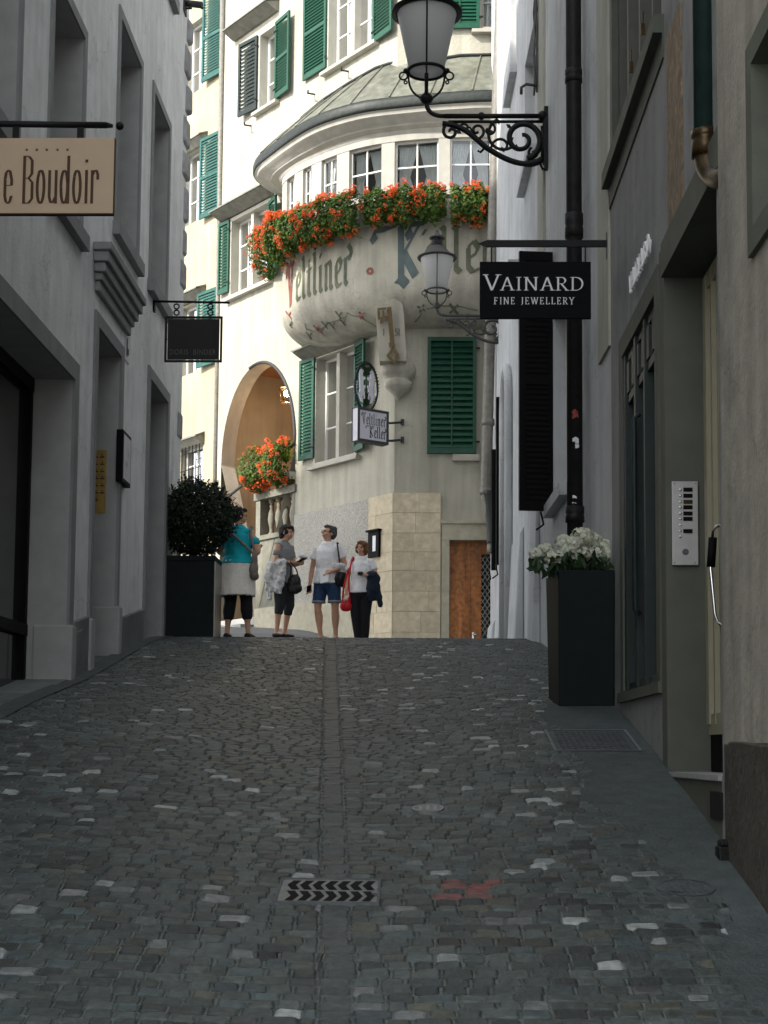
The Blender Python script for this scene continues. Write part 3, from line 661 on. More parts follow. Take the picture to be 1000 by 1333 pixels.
for h in lh[3:10]+lh[11:]: window(LH, LW, h[0], h[1], h[2], h[3], -h[4]+.01, 2, 3, curtain=False, w=.07)
sw = MB(); sw.fb(LW, 4.2, 7.6, -.4, -.36, -2, 3.0); sw.build('shop_shutter', 'black', LH)
# quoins at the far corner, rough and uneven
R_ = random.Random(5); z = .9
while z < ZT-.5:
    h = R_.uniform(.42, .6); wq = R_.choice([.2, .36]); e = .015+.04*R_.random()+max(0, (z-5)*.004)
    if R_.random() < .75:
        P = LW.p; q_ = MB(); q_.hexa([P(YC-wq, -.02, z), P(YC+e, -.02, z+.02), P(YC+e, e, z+.05), P(YC-wq+.05, e*.7, z+.03), P(YC-wq+.04, -.02, z+h-.06), P(YC+e*.8, -.02, z+h-.04), P(YC+e*.7, e, z+h-.1), P(YC-wq+.08, e*.6, z+h-.12)])
        q_.build('quoin', 'quoin', LH, bevel=.03)
    z += h

# ================================================================== RIGHT SIDE
# nearest beige building
BH = thing('corner_house', (1.5, 4, 0), 'rough beige plastered building with dark stained base at the right edge', 'house')
w_ = MB(); bh = [(4.9, 6.55, 2.3, 3.03, .3), (4.9, 6.6, 4.6, 7, .3)]
cutwall(w_, RW, 2, 7.42, -4, 9, bh, n=.03); shell(w_, RW, 2, 7.42, -12, -4, 9); w_.build('wall', ['rnear', 'rstone'], BH)
r_ = MB(); r_.fb(RW, 1.8, 7.42, -12, .3, 9, 9.2); r_.build('roof', 'gutter', BH)
for h in bh: t_ = MB(); frameband(t_, RW, h[0], h[1], h[2], h[3], .11, .025, n=.03); t_.build('window_surround', 'rstone', BH)
for h in bh: window(BH, RW, *h[:4], -.2, 2, 2, curtain=False, m='greenk')
b_ = MB(); us = [2, 3, 4, 5, 6, 6.6, 7.0, 7.2, 7.38]; P = RW.p
vs = []; rr = random.Random(9)
for u in us:
    for z in (-3, gz(1.5, u)-.1, -.3, -.02, .04+rr.uniform(-.01, .02)): vs.append(P(u, .04+rr.uniform(-.004, .004), min(z, .06)))
    vs.append(P(u, .02, .07))
b_.mesh(vs, [(i*6+j, (i+1)*6+j, (i+1)*6+j+1, i*6+j+1) for i in range(len(us)-1) for j in range(5)], 0)
b_.mesh([P(7.38, 0, -3), P(7.38, .04, -3), P(7.38, .04, .05), P(7.38, 0, .07)], [(0, 1, 2, 3)])
b_.build('stained_base', 'rbase', BH)
# grey building with entrance and shop
GHs = thing('shop_house', (1.5, 9.6, 0), 'dark grey rendered building with recessed entrance and jewellery shop window', 'house')
w_ = MB(); gh = [(7.62, 9.22, -.1, 2.91, .26), (9.6, 11.16, .45, 2.92, .06), (9.3, 11.75, 4.58, 8.2, .14), (7.7, 8.3, 4.9, 7.5, .2)]
cutwall(w_, RW, 7.42, 11.87, -4, 10.5, gh[:3]); shell(w_, RW, 7.42, 11.87, -12, -4, 10.5); w_.build('wall', ['rgrey', 'rstone'], GHs)
r_ = MB(); r_.fb(RW, 7.42, 11.87, -12, .3, 10.5, 10.7); r_.build('roof', 'gutter', GHs)
t_ = MB(); t_.fb(RW, 7.425, 9.22, 0, .03, 2.91, 3.12); t_.fb(RW, 9.22, 9.4, 0, .012, -.12, 3.12); t_.build('entrance_surround', 'rstone', GHs)
t_ = MB(); frameband(t_, RW, 9.6, 11.16, .45, 2.92, .15, .015, bottom=False); t_.fb(RW, 9.45, 11.4, 0, .03, .38, .45); t_.build('shop_surround', 'rstone', GHs)
t_ = MB(); t_.fb(RW, 9.2, 11.87, 0, .07, 4.46, 4.58); t_.fb(RW, 9.2, 11.87, .0, .012, 4.3, 4.46); t_.build('window_sill', 'rstone', GHs)
sw = MB(); n = -.14
for a in (9.3, 9.95, 10.55, 11.15, 11.66): sw.fb(RW, a, a+.07, n, n+.09, 4.58, 8.2)
for z in (4.58, 6.3, 8.1): sw.fb(RW, 9.3, 11.75, n, n+.05, z, z+.07)
ww = sw.build('window', 'olive', GHs); g = MB(); P = RW.p; g.face([P(9.3, n+.01, 4.6), P(11.75, n+.01, 4.6), P(11.75, n+.01, 8.2), P(9.3, n+.01, 8.2)]); g.build('pane', 'shopglass', ww)
for a in (9.62, 10.24, 10.83): s_ = MB(); s_.fb(RW, a, a+.012, -.04, -.01, 4.95, 5.03); s_.fb(RW, a+.002, a+.01, -.03, -.02, 5.03, 5.12); s_.build('shutter_catch', 'copper', ww)
# shop window
sw = MB(); n = -.07
for (a, b) in ((9.6, 9.68), (10.12, 10.18), (10.55, 10.63), (11.08, 11.16)): sw.fb(RW, a, b, n, n+.07, .45, 2.92)
for z in (.45, 2.55, 2.86): sw.fb(RW, 9.6, 11.16, n, n+.05, z, z+.06)
for i in range(6): sw.fb(RW, 9.75+i*.24, 9.85+i*.24, n, n+.06, 2.62, 2.84)
shopw2 = sw.build('shop_window', 'greenk', GHs); g = MB(); g.face([P(9.6, n+.01, .45), P(11.16, n+.01, .45), P(11.16, n+.01, 2.92), P(9.6, n+.01, 2.92)]); g.build('pane', 'shopglass', shopw2)
h_ = MB(); h_.tube([P(10.42, n+.06, .95), P(10.42, n+.1, .98), P(10.42, n+.1, 2.3), P(10.42, n+.06, 2.33)], .018); h_.build('handle', 'greenk', shopw2)
# entrance: step, door, kick panel
s_ = MB(); s_.fb(RW, 7.64, 9.21, -.3, .02, -.125, -.098); s_.build('threshold', 'ledge', GHs)
s_ = MB(); s_.fb(RW, 7.64, 9.22, -.3, .002, -.9, -.13); s_.build('step', 'rstone', GHs)
s_ = MB(); va = RW.at(928, 1030); vb = RW.at(942, 1068)
s_.fb(RW, vb[0], va[0]+.02, .002, .012, vb[1], va[1]); vv = s_.build('vent_grille', 'iron', GHs)
d_ = MB(); n = -.25
for (a, b) in ((7.66, 7.76), (8.42, 8.5), (9.02, 9.1)): d_.fb(RW, a, b, n, n+.05, .18, 2.86)
d_.fb(RW, 7.66, 9.1, n, n+.04, .12, .24); d_.fb(RW, 7.66, 9.1, n, n+.04, 2.78, 2.88); d_.fb(RW, 8.62, 8.7, n, n+.045, .18, 2.86); d_.fb(RW, 8.86, 8.9, n, n+.045, .18, 2.86)
door2 = d_.build('glazed_door', 'yellow', GHs)
g = MB(); g.face([P(7.66, n+.015, .2), P(9.1, n+.015, .2), P(9.1, n+.015, 2.86), P(7.66, n+.015, 2.86)]); g.build('pane', 'shopglass', door2)
g = MB(); g.fb(RW, 7.62, 9.22, -.27, -.245, -.1, .14); g.fb(RW, 9.1, 9.22, -.27, -.245, .14, 2.91); g.build('kick_panel', 'black', door2)
hp = K(935, 690, 8.55); hx = 1.5+.25-.12
g = MB(); Yh = 8.55
pts = [K(938, 698, Yh), K(928, 703, Yh), K(926, 712, Yh)]; off = 1.64-pts[1].x
HP = lambda px, py, Y=Yh: K(px, py, Y)
g.tube([HP(941, 684, 8.3), HP(933, 685, 8.4), HP(928, 691), HP(925, 740), HP(931, 800), HP(935, 811, 8.5), HP(941, 815, 8.3)], .009, 8); g.build('pull_handle', 'chrome', door2)
g = MB(); g.tube([HP(928, 700), HP(925.5, 738)], .024, 10); g.build('handle_grip', 'black', door2)
# painted strip and applied lettering
g = MB(); g.fb(RW, 8.56, 9.05, 0, .012, 3.16, 4.34); tag(g.build('painted_panel', 'mural'), 'narrow ochre and grey weathered mural panel above the recessed entrance', 'mural')
g = MB(); LX = textlen(SER, 'VAINARD', .13, 1, .3)
lettering(g, SER, 'VAINARD', 0, 0, .13, lambda x, y, e: RW.p(10.53-x*.98/LX, .035+e, 3.2+y), .25, .16, .07, 1, .3)
lt = g.build('shop_lettering', 'white'); tag(lt, 'pale raised shop name letters mounted above the jewellery shop window', 'lettering')
md = lt.modifiers.new('s', 'SOLIDIFY'); md.thickness = .01
# doorbell panel on the reveal of the pier
def px_plane(Y): return lambda px, py, e=0.: K(px, py, Y-e)
def doorbell():
    Y = 9.2; k = px_plane(Y); a = MB()
    def bx(mb, x0, y0, x1, y1, e0, e1, m=0):
        p, q = k(x0, y1), k(x1, y0); mb.box(p.x, q.x, Y-e1, Y-e0, p.z, q.z, m)
    bx(a, 875, 627, 908, 736, .0, .015); root = a.build('doorbell_panel', 'steel', bevel=.003)
    tag(root, 'steel doorbell panel with nine buttons and speaker on the greenish pier', 'doorbell panel')
    rows = (638, 646, 654, 661, 669, 676, 684, 692, 699)
    for i, y in enumerate(rows):
        b = MB(); c = k(885, y); b.ball((c.x, Y-.017, c.z), .009, 0, 10); b.build('button', 'chrome', root)
        if i in (6, 8): continue
        b = MB(); bx(b, 889, y-2.6, 901, y+2.6, .015, .019); o = b.build('name_plate', 'copper' if i == 2 else 'black', root)
    b = MB(); c = k(892, 719); n = 14; b.face([(c.x+.02*math.cos(2*PI*j/n), Y-.017, c.z+.02*math.sin(2*PI*j/n)) for j in range(n)]); b.build('speaker', 'cover', root)
    b = MB()
    for (x, y) in ((878, 630), (905, 630), (878, 733), (905, 733)): c = k(x, y); b.ball((c.x, Y-.016, c.z), .004, 0, 6)
    b.build('screw', 'cover', root)
doorbell()
# green downpipe with brass elbow
def pipe_thing(name, label, pts, r, m, collars=(), seg=14, extra=None):
    a = MB(); a.tube(pts, r, seg); o = a.build(name, m); tag(o, label, 'downpipe')
    if collars:
        for (p, rr, h) in collars: b = MB(); b.lathe([(r, 0), (rr, .0), (rr, h*.4), (rr*.93, h*.5), (rr, h*.6), (rr, h), (r, h)], p, seg); b.build('collar', extra or m, o)
    return o
e0 = K(919, 180, 7.75); X0, Yp = e0.x, 7.75
gp = pipe_thing('downpipe', 'thick dark green downpipe with brass elbow above the entrance', [(X0, Yp, e0.z-.02), (X0, Yp, 9)], .062, 'pipeg')
a = MB(); b = [V3((X0, Yp, e0.z-.0)), V3((X0, Yp, e0.z-.1)), V3((X0+.008, Yp-.04, e0.z-.18)), V3((X0+.03, Yp-.12, e0.z-.25)), V3((X0+.05, Yp-.24, e0.z-.29)), V3((X0+.07, Yp-.38, e0.z-.3))]
a.tube(catmull(b, 4), .062, 16); a.lathe([(.06, -.1), (.075, -.1), (.075, -.02), (.068, -.01), (.078, 0), (.078, .035), (.06, .04)], (X0, Yp, e0.z-.0), 16); a.build('elbow', 'copper', gp)
a = MB(); s0 = K(951, 1120, 7.4); a.box(1.415, 1.475, 7.3, 7.4, s0.z-.02, s0.z+.07); a.box(1.425, 1.47, 7.31, 7.4, s0.z+.07, s0.z+.1)
tag(a.build('pipe_shoe', 'iron', bevel=.008), 'small dark iron pipe shoe at the foot of the building joint', 'pipe shoe')

# white building
WH = thing('white_house', (1.4, 17, 0), 'tall white blue plastered building with black shutters on the right', 'house')
u17 = lambda y: (y-11.87)*1.0003
w_ = MB(); wh = [(u17(18.0), u17(19.3), 7.3, 8.9, .18), (u17(14.2), u17(15.2), 5.2, 6.9, .2), (u17(23.2), u17(24.2), 4.5, 6.2, .2), (u17(14.7), u17(16.0), 2.6, 4.6, .2), (u17(20.6), u17(21.6), 9.5, 11.2, .2), (u17(14.0), u17(15.1), 9.5, 11.2, .2)]
wh = [wh[0], wh[3], wh[4], wh[5]]
cutwall(w_, RF, 0, 13.75, -4, 14.2, wh); shell(w_, RF, 0, 13.75, -10, -4, 14.2); w_.build('wall', ['rwhite', 'rwhite'], WH)
r_ = MB(); r_.fb(RF, 0, 14.0, -10, .3, 14.2, 14.4); r_.build('roof', 'gutter', WH)
for h in wh: window(WH, RF, *h[:4], -.17, 2, 3, curtain=False)
for q_ in [(h[0]-.1, h[1]+.1, .1, h[2]-.12, h[2]) for h in wh]+[(u17(19.2), u17(20.4), .22, 6.12, 6.3)]: t_ = MB(); t_.fb(RF, q_[0], q_[1], 0, q_[2], q_[3], q_[4]); t_.build('window_sill', 'rwhite', WH)
for (ya, yb, pr, zt) in ((19.4, 20.6, .1, 2.9), (22.3, 23.1, .14, 2.3), (24.2, 25.2, .12, 2.15), (17.4, 18.1, .05, 3.4)):
    t_ = MB(); P = RF.p; a, b = u17(ya), u17(yb); t_.hexa([P(a, 0, .8), P(b, 0, .8), P(b, pr+.05, .8), P(a, pr+.05, .8), P(a, 0, zt), P(b, 0, zt), P(b, pr*.6, zt-.1), P(a, pr*.6, zt-.1)])
    t_.build('buttress', 'rwhite', WH, bevel=.03)
t_ = MB(); nn = 14     # arched niche rim
for (yc, hw, zs, zb_) in ((21.7, .5, 4.9, 1.2),):
    pts = [RF.p(u17(yc+hw), .05, zb_)]+[RF.p(u17(yc+hw*math.cos(PI*i/nn)), .05, zs+hw*1.2*math.sin(PI*i/nn)) for i in range(nn+1)]+[RF.p(u17(yc-hw), .05, zb_)]
    t_.tube(pts, .07, 6)
t_.build('niche_moulding', 'rwhite', WH)
t_ = MB(); P = RF.p; t_.face([P(u17(21.2), .012, 1.2)]+[P(u17(21.7-.5*math.cos(PI*i/nn)), .012, 4.9+.6*math.sin(PI*i/nn)) for i in range(nn+1)]+[P(u17(22.2), .012, 1.2)]); t_.build('niche_door', 'reveal', WH)
for q_ in ((0, .6, .02), (4.9, 5.5, .03)): t_ = MB(); t_.fb(RF, q_[0], q_[1], 0, q_[2], 3.2, 14); t_.build('pilaster', 'creamg', WH)
def black_shutter(Y, px0, px1, pyt, pyb, th=.045):
    a = K(px0, pyb, Y); b = K(px1, pyt, Y); wx = 1.5-.3*(Y-11.87)/13.83
    fr = Frame((a.x, Y), (1, .12)); W = wx+.03-a.x; mb = MB(); z0, z1 = a.z, b.z
    mb.fb(fr, 0, W, -th, 0, z0, z1); 
    for (x0, x1, c, d) in ((0, .07, z0, z1), (W-.07, W, z0, z1), (.07, W-.07, z0, z0+.1), (.07, W-.07, z1-.1, z1), (.07, W-.07, (z0+z1)/2-.05, (z0+z1)/2+.05)): mb.fb(fr, x0, x1, 0, .015, c, d)
    n = int((z1-z0-.3)/.055)
    for i in range(n):
        z = z0+.12+i*(z1-z0-.25)/n; P = fr.p
        mb.hexa([P(.07, .001, z), P(W-.07, .001, z), P(W-.07, .012, z), P(.07, .012, z), P(.07, .001, z+.03), P(W-.07, .001, z+.03), P(W-.07, .004, z+.03), P(.07, .004, z+.03)])
    o = mb.build('shutter', 'black', WH)
    m2 = MB()
    for z in (z0+.15, z1-.15): m2.fb(fr, W-.05, W+.06, .0, .02, z-.02, z+.02)
    m2.tube([fr.p(W-.16, 0, z0-.01), fr.p(W-.12, -.05, z0-.14), fr.p(W-.2, -.05, z0-.2)], .012, 6); m2.build('hinge', 'iron', o)
black_shutter(16.0, 676, 718, 327, 664)
black_shutter(22.6, 646, 657, 517, 735); black_shutter(24.1, 640, 647, 585, 742)
pb = K(755, 0, 13.4)
for (nm, lab, Yq, pxq, rr) in (('downpipe', 'tall black cast iron downpipe with peeling stickers behind the jewellery sign', 13.4, 748, .07),):
    q = K(pxq, 500, Yq); bo = pipe_thing(nm, lab, [(q.x, Yq, .55), (q.x, Yq, 13.5)], rr, 'pipeb', [((q.x, Yq, K(748, 310, Yq).z), rr*1.18, .22), ((q.x, Yq, K(752, 108, Yq).z), rr*1.12, .12), ((q.x, Yq, K(748, 680, Yq).z), rr*1.2, .14)])
    s = MB(); R_ = random.Random(4)
    for (py, h) in ((538, 9), (578, 10), (655, 4)):
        c = K(742, py, Yq-.08); 
        for j in range(4):
            a0 = -2.1+R_.uniform(0, .5); z = c.z+R_.uniform(-.05, .05); hh = h/150*R_.uniform(.3, .8); 
            s.mesh([(q.x+rr*1.02*math.cos(a0+t*.25), Yq+rr*1.02*math.sin(a0+t*.25), z+zz+R_.uniform(-.01, .01)) for t in (0, 1, 2) for zz in (0, hh)], [(0, 2, 3, 1), (2, 4, 5, 3)], 1 if py == 538 else 0)
    s.build('sticker', ['paper', 'redpaint'], bo)
# cables along the white wall
a = MB(); c = K(714, 0, 17.3); X = 1.5-.3*(17.3-11.87)/13.83-.05
for i in range(4):
    pts = [(X-.02*i*.3+.012*math.sin(t*3+i*2), 17.2+.05*i+.02*math.sin(t*2.3+i), 7.65+t*.25) for t in range(26)]; a.tube(pts, .011, 5)
a.tube([(X, 17.2, 7.7), (X-.12, 17.2, 7.72), (X-.18, 17.2, 7.68), (X-.18, 17.2, 7.6)], .018, 6)
tag(a.build('cable_bundle', 'irong'), 'bundle of loose dark cables hanging down the white wall above the big lantern', 'cables')
# fade-marked zinc pipe at the end of the alley
Yq = 24.4; q0 = K(653, -30, Yq); q1 = K(636, 640, Yq)
pz = catmull([q0, K(645, 200, Yq), K(638, 430, Yq), K(634, 590, Yq), K(633, 640, Yq), K(636, 660, Yq), K(641, 690, Yq), K(641, 720, Yq)], 5)
a = MB(); a.tube(pz, .088, 12); zp = a.build('downpipe', 'pipez'); tag(zp, 'slightly leaning weathered zinc downpipe beside the cream restaurant building', 'downpipe')
for py in (160, 350, 550, 640): a = MB(); c = K(645-(py-200)*.027, py, Yq); a.lathe([(.085, -.05), (.105, -.05), (.105, .05), (.085, .05)], c, 12); a.build('collar', 'pipez', zp)
a = MB(); a.tube(catmull([K(634, 640, Yq-.01), K(637, 655, Yq-.01), K(641, 690, Yq-.01), K(641, 708, Yq-.01)], 4), .096, 10); a.build('pipe_foot', 'irong', zp)
# worn pale chips along the foot of the left facade
R_ = random.Random(31)
for (u, z, L_) in ((13.62, 1.05, .3), (14.22, 1.1, .1), (15.7, 1.36, .45), (16.5, 1.5, .3), (13.45, .78, .06)):
    a = MB(); pts = []; n = 8
    for i in range(n+1): pts.append((u+L_*i/n, z+.10*L_*i/n*1.8))
    up = [LW.p(x, .038, y+R_.uniform(.0, .014)) for x, y in pts]; dn = [LW.p(x, .038, y-R_.uniform(.004, .018)) for x, y in pts]
    for i in range(n): a.face([dn[i], dn[i+1], up[i+1], up[i]])
    a.build('worn_edge', 'ledge', LH)
# ================================================================== CREAM RESTAURANT BUILDING
def proj(p):
    d = p.dot(CF_); return CX0+FPX*p.dot(CR)/d, CY0-FPX*p.dot(CU)/d
RB = thing('restaurant', (-.43, 26, 1.5), 'cream restaurant building with round painted bay, green shutters and an arcade arch', 'restaurant')
ZR = 19
w_ = MB()
A_ = (3.11, 5.86, -3, 7.62, 'noreveal')
clh = [(3.99, 4.56, 12.79, 14.3, .22), (.7, 2.12, 12.74, 14.5, .22), (4.14, 5.56, 9.22, 10.75, .24), (1.14, 2.4, 5.3, 7.25, .26), A_]
cutwall(w_, CL, 0, 6.02, -1, ZR, clh)
cfh = [(1.47, 2.35, 12.7, 14.3, .22), (.95, 2.05, -3, 3.62, .2)]
cutwall(w_, CF, 0, 8, -1, ZR, cfh)
ac, aa, azs, ah = 4.485, 1.375, 5.78, 1.82; NA = 28
arch = [(ac+aa*math.cos(PI*i/NA), azs+ah*math.sin(PI*i/NA)) for i in range(NA+1)]
for i in range(NA):
    (ua, za), (ub, zb_) = arch[i], arch[i+1]
    w_.face([CL.p(ua, 0, za), CL.p(ub, 0, zb_), CL.p(ub, 0, 7.62), CL.p(ua, 0, 7.62)])
full = [(A_[0]+.0, -1)]+[(max(A_[0], min(A_[1], u)), z) for u, z in arch[::1]]+[(A_[1], -1)]
for (a, b) in zip(full, full[1:]): w_.face([CL.p(a[0], 0, a[1]), CL.p(b[0], 0, b[1]), CL.p(b[0], -.32, b[1]), CL.p(a[0], -.32, a[1])], 1, True)
P = CL.p
w_.face([P(6.02, 0, -1), P(6.02, -8, -1), P(6.02, -8, ZR), P(6.02, 0, ZR)]); w_.face([CF.p(8, 0, -1), CF.p(8, -8, -1), CF.p(8, -8, ZR), CF.p(8, 0, ZR)])
w_.build('wall', ['cream', 'creamg'], RB)
r_ = MB(); r_.mesh([CL.p(6.3, .4, ZR), CL.p(-.1, .5, ZR), CF.p(8.3, .4, ZR), CF.p(8.3, -8, ZR), CL.p(6.3, -8, ZR)], [(0, 1, 2, 3, 4)]); r_.mesh([CL.p(6.3, .4, ZR+.2), CL.p(-.1, .5, ZR+.2), CF.p(8.3, .4, ZR+.2), CF.p(8.3, -8, ZR+3), CL.p(6.3, -8, ZR+3)], [(0, 1, 2, 3, 4)])
r_.mesh([CL.p(6.3, .4, ZR), CL.p(-.1, .5, ZR), CF.p(8.3, .4, ZR), CL.p(6.3, .4, ZR+.2), CL.p(-.1, .5, ZR+.2), CF.p(8.3, .4, ZR+.2)], [(0, 1, 4, 3), (1, 2, 5, 4)]); r_.build('roof', 'hood', RB)
# arcade interior
a = MB(); FZ = 2.55
a.face([P(2.2, -.32, FZ), P(6.7, -.32, FZ), P(6.7, -3.4, FZ), P(2.2, -3.4, FZ)], 1)
a.face([P(2.2, -3.4, FZ), P(6.7, -3.4, FZ), P(6.7, -3.4, 7.9), P(2.2, -3.4, 7.9)]); a.face([P(6.45, -.32, FZ), P(6.45, -3.4, FZ), P(6.45, -3.4, 7.9), P(6.45, -.32, 7.9)])
a.face([P(2.2, -.32, FZ), P(2.2, -3.4, FZ), P(2.2, -3.4, 7.9), P(2.2, -.32, 7.9)]); a.face([P(2.2, -.32, 7.8), P(6.7, -.32, 7.8), P(6.7, -3.4, 7.8), P(2.2, -3.4, 7.8)])
for i in range(NA):   # inner face of the arch wall
    (ua, za), (ub, zb_) = arch[i], arch[i+1]; a.face([CL.p(ua, -.322, za), CL.p(ub, -.322, zb_), CL.p(ub, -.322, 7.8), CL.p(ua, -.322, 7.8)])
a.face([P(2.2, -.322, FZ), P(3.11, -.322, FZ), P(3.11, -.322, 7.8), P(2.2, -.322, 7.8)]); a.face([P(5.86, -.322, FZ), P(6.45, -.322, FZ), P(6.45, -.322, 7.8), P(5.86, -.322, 7.8)])
a.build('arcade_interior', ['orange', 'plaza'], RB)
a = MB(); a.tube([CL.p(u, .012, z) for u, z in arch[NA//2-2:]]+[CL.p(5.86, .012, 5.0)], .032, 6); a.build('arch_edging', 'irong', RB)
a = MB(); a.fb(CL, 4.5, 5.84, -.34, .3, 2.2, 2.45); a.fb(CL, 4.5, 5.84, -.34, .0, 2.45, 2.6); a.build('step', 'ledge', RB)
# parapet with balusters
a = MB(); a.fb(CL, 3.09, 4.46, -.3, -.012, -.5, 4.15); a.fb(CL, 4.3, 4.46, -.3, .02, 4.15, 4.86); a.fb(CL, 3.09, 3.2, -.3, .0, 4.15, 4.86); a.fb(CL, 3.05, 4.5, -.33, .05, 4.86, 5.0); a.fb(CL, 3.09, 4.48, -.3, .03, 4.07, 4.16)
par = a.build('parapet', 'balu', RB)
for i in range(4):
    b = MB(); c = CL.p(3.34+.255*i, -.12, 4.16); b.lathe([(.055, 0), (.06, .04), (.035, .07), (.045, .16), (.075, .3), (.06, .42), (.03, .52), (.045, .56), (.03, .6), (.06, .66), (.06, .7)], c, 12); b.build('baluster', 'balu', par)
# zones of render
a = MB(); a.fb(CL, .7, 3.1, -.01, .014, -.5, 4.42); a.build('stucco_panel', 'stucco', RB)
a = MB(); a.fb(CL, .7, 4.46, -.01, .03, -.5, 2.75, dz=.0); a.build('base_course', 'rubbed', RB)
a = MB(); R_ = random.Random(12); z = 4.43
a.fb(CL, 0, .7, 0, .03, -.5, 4.425); a.fb(CF, 0, .80, 0, .03, -.5, 4.425)
cl_ = a.build('cladding', 'sandj', RB); a = MB()
while z > .9:
    h = R_.uniform(.32, .37)
    for fr, L_, st in ((CL, .7, -.016), (CF, .8, -.016)):
        x = st
        while x < L_-.02:
            w = min(L_-x, R_.uniform(.34, .62)); 
            if L_-x-w < .14: w = L_-x
            a.fb(fr, x+.004, x+w-.004, .02, .036+R_.uniform(0, .004), z-h+.005, z-.003); x += w
    z -= h
a.build('stone_block', 'sand', cl_)
# windows and shutters on the oblique face
window(RB, CL, 3.99, 4.56, 12.79, 14.3, -.2, 2, 3); window(RB, CL, .7, 2.12, 12.74, 14.5, -.2, 2, 3, 2); window(RB, CL, 4.14, 5.56, 9.22, 10.75, -.2, 2, 3, 2); window(RB, CL, 1.14, 2.4, 5.3, 7.25, -.22, 1, 3, 2)
window(RB, CF, 1.47, 2.35, 12.7, 14.3, -.2, 2, 3)
for (u0, u1, z0, z1) in (c[:4] for c in clh[:4]):
    a = MB(); frameband(a, CL, u0, u1, z0, z1, .07, .03); a.fb(CL, u0-.16, u1+.16, .0, .12, z0-.13, z0-.07)
    if u1-u0 > 1: m_ = (u0+u1)/2; a.fb(CL, m_-.05, m_+.05, -.2, -.03, z0, z1)
    a.build('window_surround', 'winstone', RB)
a = MB(); frameband(a, CF, 1.47, 2.35, 12.7, 14.3, .07, .03); a.fb(CF, 1.3, 2.5, 0, .12, 12.57, 12.63); a.build('window_surround', 'winstone', RB)
a = MB(); a.fb(CF, 1.0, 1.45, 0, .1, 4.98, 5.09)
a.build('window_sill', 'winstone', RB)
shutter(RB, CL, 4.62, 5.22, 12.8, 14.32, .035, 'greenk', ang=.12, hinge=0, slats=17); shutter(RB, CL, 3.34, 3.94, 12.74, 14.32, .035, hinge=1, mid=True, ang=.1)
shutter(RB, CL, 2.16, 2.93, 12.76, 14.55, .035, ang=.0, mid=True); shutter(RB, CL, .0, .66, 12.64, 14.5, .035, hinge=1, ang=.1, mid=True)
shutter(RB, CL, 5.6, 5.98, 9.3, 10.8, .035, ang=.06); shutter(RB, CL, 3.62, 4.1, 9.18, 10.72, .035, hinge=1, ang=.25)
shutter(RB, CL, 2.42, 2.87, 5.4, 7.3, .035, ang=.06); shutter(RB, CL, .66, 1.12, 5.3, 7.25, .035, hinge=1, ang=.25)
shutter(RB, CF, .56, 1.40, 5.11, 7.14, .01, centre=True, slats=18, hinge=1, t=.06)
shutter(RB, CF, .74, 1.44, 12.66, 14.3, .035, centre=True, hinge=1)
hood(RB, CL, 3.9, 5.6, 14.72, .32); hood(RB, CL, 3.98, 5.98, 11.0, .34); hood(RB, CL, .8, 2.8, 7.44, .34)
for (u, z) in ((4.9, 12.55), (2.6, 12.4), (1.5, 12.45)): a = MB(); a.tube([CL.p(u, 0, z), CL.p(u, .16, z-.02), CL.p(u-.1, .22, z-.02)], .018, 6); a.build('shutter_stay', 'irong', RB)
# door on the front
a = MB(); a.fb(CF, .82, .95, 0, .05, -.5, 3.62); a.fb(CF, .82, 2.3, 0, .06, 3.62, 3.93); a.fb(CF, .80, 2.3, .0, .09, 3.9, 3.95); a.fb(CF, 2.05, 2.18, 0, .05, -.5, 3.62); a.build('door_surround', 'rubbed', RB)
dl = MB(); n = -.16; dl.fb(CF, .95, 1.29, n-.05, n, 1.2, 3.62)
for (z0, z1) in ((1.75, 3.45),): dl.fb(CF, 1.0, 1.22, n, n+.012, z0, z1); dl.fb(CF, 1.05, 1.17, n+.012, n+.03, z0+.07, z1-.07)
dl.fb(CF, 1.27, 1.30, n, n+.03, 1.2, 3.62)
dleft = dl.build('door', 'wood', RB)
dr = MB(); dr.fb(CF, 1.302, 1.5, n-.05, n+.005, 1.2, 3.62); dr.fb(CF, 1.5, 2.05, n-.05, n+.005, 1.2, 1.95); dr.fb(CF, 1.5, 2.05, n-.05, n+.005, 3.4, 3.62); dr.fb(CF, 1.94, 2.05, n-.05, n+.004, 1.95, 3.4)
dright = dr.build('door', 'wood', RB); g = MB(); g.face([CF.p(1.5, n-.03, 1.95), CF.p(1.94, n-.03, 1.95), CF.p(1.94, n-.03, 3.4), CF.p(1.5, n-.03, 3.4)]); g.build('pane', 'shopglass', dright)
g = MB()
for i in range(-4, 14):
    z = 1.95+i*.12
    for s in (1, -1):
        a0, b0 = (1.5, z if s > 0 else z+.68), (1.94, z+.68 if s > 0 else z)
        pts = [(1.5+.44*t/12, a0[1]+(b0[1]-a0[1])*t/12) for t in range(13)]; pts = [q for q in pts if 1.95 <= q[1] <= 3.4]
        if len(pts) > 1: g.tube([CF.p(q[0], n+.0, q[1]) for q in pts], .007, 4)
g.build('lattice', 'steel', dright)
g = MB(); g.tube([CF.p(1.36, n, 2.02), CF.p(1.36, n+.06, 2.02), CF.p(1.46, n+.06, 2.02)], .012, 6); g.fb(CF, 1.345, 1.375, n+.005, n+.012, 1.85, 2.06); g.build('handle', 'chrome', dright)
